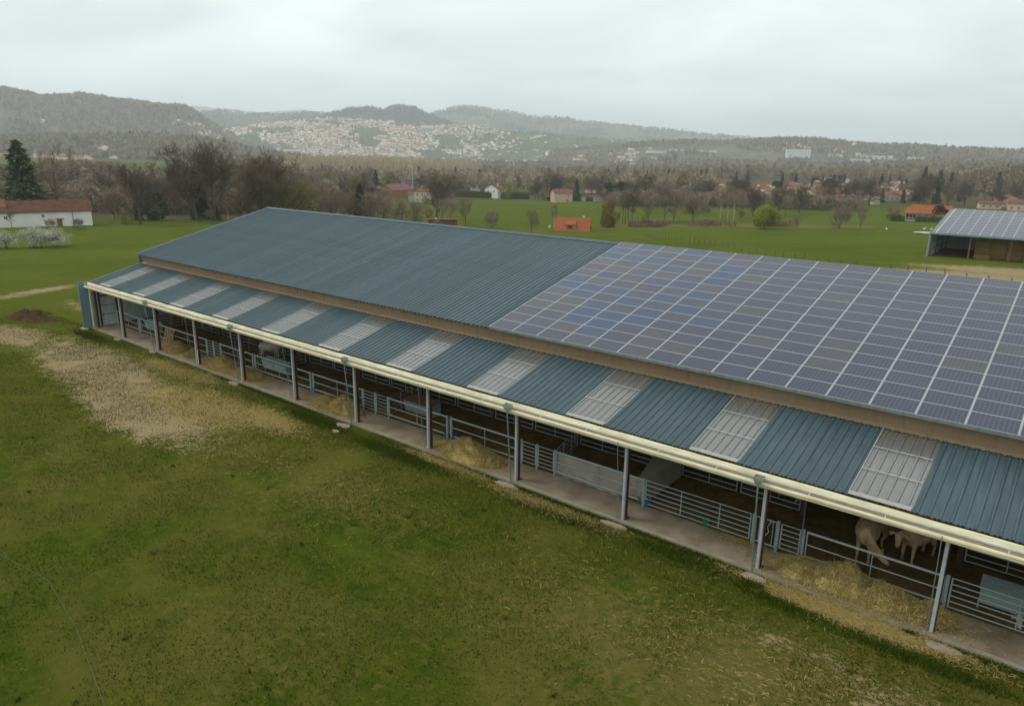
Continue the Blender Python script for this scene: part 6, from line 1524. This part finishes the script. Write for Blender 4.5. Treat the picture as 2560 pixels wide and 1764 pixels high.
ob('fence_wire', b.mesh('fence_wire', 'galv_dark'), None, label='two thin wires of the field fence behind the solar roof', cat='wire')
for k in range(9):
    x_, y_ = -150 - k * 1.5, 60 + k * 5.2
    ob('fence_post', FPM, None, (x_, y_, tz(x_, y_)), (0, 0, 0), label='wooden post along the wood edge right of the farmhouse, %s from the left' % ordinal(k + 1), cat='fence post', group='posts along the wood edge')
# ------------------------------------------------------------------ hills
HILLS = [
  ('left_hill',3200,.26,[(-42.8,205),(-39.5,206),(-35.8,201),(-33.9,194),(-32.2,179),(-31.8,169),(-30.7,175),(-29.6,185),(-27.3,169),(-24.9,157),(-23.4,157),(-22.7,137),(-22.0,108),(-21.0,72),(-20.0,40),(-18.9,13),(-17.9,-9)]),
  ('far_ridge',11000,.15,[(-25.5,340),(-23.5,453),(-22.9,531),(-20.9,509),(-18.5,471),(-15.5,524),(-13.5,481),(-11.5,452),(-8.6,421)]),
  ('far_ridge',10500,.15,[(12.3,182),(14.5,264),(16.5,256),(18.4,229),(20.6,177),(23.2,152),(26.9,139),(30.4,127),(33.9,116),(38.6,120)]),
  ('valley_hill',5200,.2,[(-24.6,64),(-23.0,176),(-22.2,221),(-20.9,230),(-19.3,219),(-17.1,215),(-15.5,231),(-13.5,233),(-11.5,227),(-8.6,207),(-5.7,160)]),
  ('conifer_hill',4700,.14,[(-15.5,131),(-14.4,174),(-13.5,214),(-12.4,240),(-10.6,252),(-9.8,238),(-9.3,257),(-8.3,263),(-7.4,256),(-6.8,229),(-5.6,189),(-4.2,153),(-2.7,127)]),
  ('broad_hill',6000,.26,[(-9.8,145),(-8.6,207),(-6.2,286),(-4.7,324),(-3.9,338),(-2.7,331),(-0.3,302),(1.8,263),(3.9,263),(4.8,240),(7.5,228),(9.3,203),(12.2,176),(15.1,146),(17.3,116),(19.3,89),(22.0,55)]),
  ('town_hill',4000,.27,[(-24.2,3),(-23.1,46),(-21.5,82),(-18.8,116),(-17.2,132),(-14.9,151),(-12.1,156),(-10.1,147),(-7.1,141),(-4.2,137),(-1.1,122),(1.9,105),(4.9,87),(7.9,74),(10.8,56),(13.8,29)]),
  ('low_hill',2700,.26,[(1.9,8),(4.9,24),(9.4,45),(12.3,54),(15.1,51),(16.5,57),(19.2,64),(21.9,63),(24.0,51),(25.7,47),(27.7,47),(29.3,41),(31.6,35),(33.9,34),(40.4,36)]),
  ('wooded_ridge',1900,.18,[(-43.5,15),(-38.2,20),(-34.3,27),(-32.1,31),(-28.8,31),(-25.6,35),(-23.9,33),(-22.1,28),(-20.6,17),(-19.0,6),(-16.8,-5),(-14.5,-12)]),
  ('wooded_slope',760,.3,[(29.2,-16),(30.3,-10),(31.8,-3),(34.1,2),(36.8,5),(41.4,7)])]
m, t, p, o = node_mat('hill_wood')
h1 = nz(t, .0022, 5, .6); h2 = nz(t, .02, 6, .7); h3 = nz(t, .0045, 4, .6, dist=.5)
c = mixc(t, ramp(t, h2, .32, .68), (.098, .088, .068), (.18, .155, .122))
c = mixc(t, ramp(t, h1, .53, .58), c, (.030, .045, .028))
c = mixc(t, ramp(t, h3, .66, .70), c, (.115, .135, .045))
t.links.new(c, p.inputs['Base Color']); p.inputs['Roughness'].default_value = 1; p.inputs['Specular IOR Level'].default_value = 0
bump(t, p, h2, .8, 14)
m, t, p, o = node_mat('hill_conifer')
c = mixc(t, ramp(t, nz(t, .02, 6, .7), .32, .68), (.022, .036, .024), (.045, .06, .036)); t.links.new(c, p.inputs['Base Color']); p.inputs['Roughness'].default_value = 1; p.inputs['Specular IOR Level'].default_value = 0
m, t, p, o = node_mat('town_slope')
c = mixc(t, ramp(t, nz(t, .008, 6, .65), .4, .62), (.085, .08, .05), (.095, .115, .042)); t.links.new(c, p.inputs['Base Color']); p.inputs['Roughness'].default_value = 1; p.inputs['Specular IOR Level'].default_value = 0
def hill_z(hl, az, D):
    nm, D0, wf, cr_ = hl
    a_, z_ = np.array(cr_).T; top = np.interp(az, a_, z_)
    edge = np.clip(np.minimum(az - a_[0], a_[-1] - az) / 1.2, 0, 1); edge = edge * edge * (3 - 2 * edge)
    base = -45.0
    tt = (D - D0) / D0; g = np.where(tt < 0, np.clip(1 + tt / wf, 0, 1), np.clip(1 - tt / (wf * .6), 0, 1)); g = np.sin(g * np.pi / 2) ** 1.25
    x_, y_ = from_polar(az, D)
    k = D0 * .055
    n = (fbm(x_ / k + D0, y_ / k, 4) - .47) * (top - base) * .42 * g * (1 - g ** 3) + (fbm(x_ / (k * .14), y_ / (k * .14), 3) - .47) * D0 * .0042 * g
    return np.where((az < a_[0]) | (az > a_[-1]), -99, base + (top - base) * g * (.25 + .75 * edge) + n)
for hl in HILLS:
    nm, D0, wf, cr_ = hl
    az = np.arange(cr_[0][0], cr_[-1][0] + .01, .075 if D0 > 1500 else .2); R_ = D0 * (1 + np.concatenate([np.linspace(-wf, 0, 46), np.linspace(0, wf * .6, 14)[1:]]))
    A2, D2 = np.meshgrid(az, R_); Z2 = hill_z(hl, A2, D2); X2, Y2 = from_polar(A2, D2)
    ny, nx = A2.shape; idx = np.arange(nx * ny).reshape(ny, nx); F = np.stack([idx[:-1, :-1], idx[:-1, 1:], idx[1:, 1:], idx[1:, :-1]], -1).reshape(-1, 4)
    ob(nm, np_mesh(nm, np.stack([X2, Y2, Z2], -1).reshape(-1, 3), F, 'hill_conifer' if nm == 'conifer_hill' else 'town_slope' if nm == 'town_hill' else 'hill_wood', smooth=True), kind='structure')
def land_z(az, D):
    x_, y_ = from_polar(az, D); z_ = terr(x_, y_)
    for hl in HILLS: z_ = np.maximum(z_, hill_z(hl, np.asarray(az, float), np.asarray(D, float)))
    return z_
# woods on the hills: crowns too far to count
def hill_pts(n, i, lo=-1.0, hi=.12, thr=0, sc=(.8, 1.3), rev=False):
    nm, D0, wf, cr_ = HILLS[i]
    az = cr_[0][0] + (cr_[-1][0] - cr_[0][0]) * r_.random(n); D = D0 * (1 + wf * (lo + (hi - lo) * r_.random(n)))
    z_ = hill_z(HILLS[i], az, D); x_, y_ = from_polar(az, D); k = (z_ > terr(x_, y_) - 2) & (fbm(x_ / 150 + i, y_ / 150, 3) > thr)
    return np.stack([x_, y_, z_ - 1], -1)[k], r_.random(k.sum()) * 6.28, (sc[0] + (sc[1] - sc[0]) * r_.random(n))[k]
gn_stuff('hillside_wood', *hill_pts(4500, 0, thr=.24), LOWP); gn_stuff('hillside_wood', *hill_pts(3000, 0, thr=.24), LOWB); gn_stuff('hillside_conifers', *hill_pts(1600, 0, thr=.52), LOWC)
gn_stuff('hillside_wood', *hill_pts(4200, 8, thr=.30, sc=(.5, .9)), LOWP); gn_stuff('hillside_wood', *hill_pts(3600, 8, thr=.30, sc=(.5, .9)), LOWY); gn_stuff('hillside_wood', *hill_pts(2200, 8, thr=.30, sc=(.5, .9)), LOWB); gn_stuff('hillside_conifers', *hill_pts(700, 8, thr=.52), LOWC)
gn_stuff('hillside_wood', *hill_pts(4200, 7, thr=.34, sc=(.6, 1.0)), LOWP); gn_stuff('hillside_wood', *hill_pts(3200, 7, thr=.34, sc=(.6, 1.0)), LOWB); gn_stuff('hillside_conifers', *hill_pts(900, 7, thr=.5), LOWC)
gn_stuff('hillside_wood', *hill_pts(1100, 9, thr=.1, sc=(.5, .8)), LOWB)
gn_stuff('hillside_conifers', *hill_pts(2600, 4, thr=.2, sc=(1.0, 1.6)), LOWC)
gn_stuff('hillside_wood', *hill_pts(3000, 3, thr=.34, sc=(1, 1.5)), LOWB); gn_stuff('hillside_wood', *hill_pts(4200, 5, thr=.36, sc=(1, 1.6)), LOWB)
gn_stuff('town_trees', *hill_pts(6500, 6, thr=.34, sc=(.5, .9)), LOWY); gn_stuff('town_trees', *hill_pts(700, 6, thr=.45, sc=(.5, .9)), LOWC)

# ------------------------------------------------------------------ town, hamlets, works
mat('town_white', (.80, .77, .70), None, 1, .9); mat('town_cream', (.74, .64, .49), None, 1, .9); mat('town_pink', (.72, .53, .44), None, 1, .9)  # wall colours kept extra bright to stand in for sunlight on the town
TV = np.array([(-1, -1, 0), (1, -1, 0), (1, 1, 0), (-1, 1, 0), (-1, -1, 1), (1, -1, 1), (1, 1, 1), (-1, 1, 1), (-1, 0, 1.45), (1, 0, 1.45)], float)
TF = [(0, 1, 5, 4), (1, 2, 6, 5), (2, 3, 7, 6), (3, 0, 4, 7), (4, 5, 9, 8), (6, 7, 8, 9), (5, 6, 9, 9), (7, 4, 8, 8)]
WALLS = ['town_white', 'town_cream', 'town_pink', 'plaster_cream']; ROOFS = ['tile_brown', 'tile_dull', 'tile_red']
def simple_house(name, w_, d_, h, wl, rf):
    b = MB()
    b.prism([(-d_ / 2, 0), (d_ / 2, 0), (d_ / 2, h), (0, h + d_ * .27), (-d_ / 2, h)], 'x', -w_ / 2, w_ / 2, 0)
    for sg in (-1, 1): b.prism([(sg * (d_ / 2 + .4), h - .2), (0, h + d_ * .27 + .02), (0, h + d_ * .27 + .3), (sg * (d_ / 2 + .4), h + .1)], 'x', -w_ / 2 - .4, w_ / 2 + .4, 1)
    for q in (-.3, .0, .3): b.box(q * w_ - .55, q * w_ + .55, -d_ / 2 - .05, -d_ / 2 + .02, h * .45, h * .45 + 1.3, 2)
    return b.mesh(name, [wl, rf, 'pane'])
SH = [simple_house('town_house_%d%d' % (i, j), 10 + 3 * ((i + j) % 3), 9, 3.4 + 2.6 * ((i + 2 * j) % 3) * .6, WALLS[i], ROOFS[j]) for i in range(4) for j in range(3)]
rr = random.Random(3)
def put(n, az0, az1, d0, d1, label, group, name='far_house', s=(.9, 1.2), test=None):
    spots = []; tries = 0
    while len(spots) < n and tries < n * 30:
        tries += 1
        az = rr.uniform(az0, az1); D = rr.uniform(d0, d1)
        if not test or test(az, D): spots.append((az, D))
    for k, (az, D) in enumerate(sorted(spots)):
        x_, y_ = from_polar(az, D); z_ = float(land_z(np.array([az]), np.array([D]))[0]); sc_ = rr.uniform(*s)
        ob(name, rr.choice(SH), None, (float(x_), float(y_), z_ - .3), (0, 0, face_rot(float(x_), float(y_), rr.choice((-70, -30, -10, 10, 35, 80)))), (sc_, sc_, sc_), label=label if n > 60 else '%s, %s from the left' % (label, ordinal(k + 1)), cat='house', group=group)
put(60, 15.0, 29.0, 540, 830, 'tiled village house beyond the green field', 'tiled houses of the village beyond the field', 'village_house', (.62, .9))
put(14, 5, 14, 620, 820, 'pale house half hidden in the tree belt', 'houses half hidden in the tree belt', 'tree_belt_house', (.8, 1.1))
put(18, -34.5, -29.5, 1380, 1600, 'orange-roofed house in the hamlet behind the tall cedar', 'houses of the hamlet behind the cedar', 'hamlet_house', (.7, 1.05))
put(8, -29, -24, 1650, 2000, 'lone house in the meadows before the wooded ridge', 'lone houses in the far meadows', 'meadow_house', (1.1, 1.6))
put(36, 4.2, 11, 2150, 2450, 'pale house in the hillside suburb right of the town', 'houses of the hillside suburb', 'suburb_house', (1.0, 1.4))
put(26, 19, 30, 2350, 2560, 'pale house on the low hill above the white factory', 'houses on the low hill', 'hill_house', (1.0, 1.4))
put(130, -22.5, 3.0, 3000, 3300, 'pale house on the near edge of the hillside town', 'houses at the near edge of the town', 'town_house', (.7, 1.05), test=lambda a, D: land_z(np.array([a]), np.array([D]))[0] > -19)
# rest of the town, past counting
n = 6800; az = rng.normal(-13.0, 6.2, n); D = 3050 + 950 * rng.random(n) ** 1.1
az2 = -32 + 11 * rng.random(800); D2 = 2715 + 150 * rng.random(800)
az = np.concatenate([az, az2]); D = np.concatenate([D, D2])
k = (az > -32.5) & (az < 8); az, D = az[k], D[k]
x_, y_ = from_polar(az, D)
k = fbm(x_ / 160 + 4, y_ / 160, 3) > np.where(az < -22, .46, np.where((az < -9), .34, .47)); az, D, x_, y_ = az[k], D[k], x_[k], y_[k]
z_ = land_z(az, D); n = len(az)
k = z_ > terr(x_, y_) + .5; az, D, x_, y_, z_ = az[k], D[k], x_[k], y_[k], z_[k]; n = len(az)
hw = 3.6 + 3.6 * rng.random(n); hd = 3 + 1.6 * rng.random(n); hh_ = np.where(rng.random(n) < .10, 10 + 6 * rng.random(n), 4.5 + 3.5 * rng.random(n)); th = rng.random(n) * 3.14
Lc = TV[None] * np.stack([hw, hd, hh_], -1)[:, None, :]
Lc[:, 8:, 2] = hh_[:, None] + 1.7
V = np.stack([x_[:, None] + Lc[:, :, 0] * np.cos(th)[:, None] - Lc[:, :, 1] * np.sin(th)[:, None], y_[:, None] + Lc[:, :, 0] * np.sin(th)[:, None] + Lc[:, :, 1] * np.cos(th)[:, None], z_[:, None] - 1 + Lc[:, :, 2]], -1).reshape(-1, 3)
TFq = [f for f in TF]; TQ = np.array([f if len(set(f)) == 4 else f for f in TFq[:6]])
Fq = (np.arange(n)[:, None, None] * 10 + TQ[None]).reshape(-1, 4)
wi = rng.integers(0, 4, n); ri = 4 + rng.integers(0, 3, n)
mi = np.stack([wi] * 4 + [ri] * 2, -1).ravel()
ob('town_houses', np_mesh('town_houses', V, Fq, WALLS + ROOFS, mi=mi), None, kind='stuff')
def block(name, label, az, D, w_, d_, h, m_, cat, group=None, rows=0, roof='slate', z=None):
    x_, y_ = from_polar(az, D); x_, y_ = float(x_), float(y_); z_ = float(land_z(np.array([az]), np.array([D]))[0]) if z is None else z
    t_ = thing(name, label, cat, (x_, y_, z_ - 2), face_rot(x_, y_, 6), group)
    b = MB(); b.box(-w_ / 2, w_ / 2, -d_ / 2, d_ / 2, 0, h + 2); ob('wall', b.mesh('wall', m_), t_)
    b = MB(); b.box(-w_ / 2 - .3, w_ / 2 + .3, -d_ / 2 - .3, d_ / 2 + .3, h + 2.01, h + 2.7); ob('roof', b.mesh('roof', roof), t_)
    for i in range(rows):
        b = MB(); b.box(-w_ / 2 + 1.5, w_ / 2 - 1.5, -d_ / 2 - .12, -d_ / 2 - .01, 4 + i * 3.2, 5.4 + i * 3.2); ob('window', b.mesh('window', 'pane'), t_)
for lb, az, D, w_, h, m_ in [('beige apartment tower low in the hillside town', -17.4, 3080, 16, 34, 'town_cream'), ('wide beige apartment block right of the beige tower', -16.5, 3090, 60, 20, 'town_cream'), ('pinkish apartment tower in the middle of the town', -11.8, 3300, 18, 30, 'town_pink'),
                           ('long orange-roofed school block high in the town', -14.2, 3500, 70, 14, 'town_pink'), ('pale grey-blue hospital block at the right of the town', -6.6, 3550, 60, 26, 'industrial_white'), ('cream apartment block left of the hospital', -10.0, 3350, 30, 20, 'town_cream')]:
    block('apartment_block', lb, az, D, w_, 14, h, m_, 'building', 'large blocks in the town', 4, 'tile_brown' if 'roof' in lb else 'plaster_cream')
for k, (az, D, w_, h) in enumerate([(-6.6, 2300, 60, 9), (-5.2, 2360, 90, 10), (-3.9, 2250, 70, 8), (-2.9, 2400, 110, 11), (-1.6, 2280, 60, 9), (-.6, 2350, 80, 10), (.5, 2250, 46, 12), (1.2, 2300, 40, 14), (-8.6, 2500, 60, 8), (-10.4, 2500, 50, 8), (-4.6, 2480, 60, 9), (-1.0, 2460, 70, 9), (-9.5, 2000, 60, 8)]):
    block('warehouse', 'long white warehouse, %s from the left in the valley works' % ORD[[9, 10, 8, 4, 5, 0, 2, 6, 3, 1, 7, 11, 12].index(k) if False else sorted(range(13), key=lambda q: [-6.6, -5.2, -3.9, -2.9, -1.6, -.6, .5, 1.2, -8.6, -10.4, -4.6, -1.0, -9.5][q]).index(k)], az, D, w_, 30, h, 'industrial_white', 'warehouse', 'white warehouses in the valley', 0, 'industrial_white')
block('factory', 'big plain white factory box below the low hill at right', 20.55, 2260, 62, 40, 21, 'industrial_white', 'factory', None, 0, 'industrial_white')
for k, (az, D, w_, h) in enumerate([(24.6, 2250, 50, 8), (25.6, 2300, 80, 8), (26.6, 2280, 50, 7), (28.0, 2300, 40, 8), (23.0, 2300, 36, 6), (8.6, 2350, 40, 5), (10.6, 2350, 60, 5), (12.4, 2350, 70, 5), (14.2, 2350, 60, 5)]):
    block('warehouse', 'low white hall right of the valley works, %s from the left' % ORD[sorted(range(9), key=lambda q: [24.6, 25.6, 26.6, 28.0, 23.0, 8.6, 10.6, 12.4, 14.2][q]).index(k)], az, D, w_, 25, h, 'industrial_white', 'warehouse', 'low white halls at the foot of the low hill', 0, 'industrial_white')
block('hall', 'grey-roofed hall with a white gable behind the village', 23.3, 900, 24, 16, 7, 'plaster_white', 'hall', None, 0, 'slate')

# ------------------------------------------------------------------ air
b = MB(); b.box(XS[0] - 300, XS[-1] + 300, YS[0] - 300, YS[-1] + 300, -140, 640)
m = bpy.data.materials.new('haze'); m.use_nodes = True; t = m.node_tree; t.nodes.clear(); MATS['haze'] = m
o_ = t.nodes.new('ShaderNodeOutputMaterial'); pv = t.nodes.new('ShaderNodeVolumePrincipled')
pv.inputs['Color'].default_value = (.89, .945, .985, 1); pv.inputs['Density'].default_value = 0.00015; pv.inputs['Anisotropy'].default_value = 0.25
t.links.new(pv.outputs[0], o_.inputs['Volume'])
ob('haze', b.mesh('haze', 'haze'), None, kind='stuff')
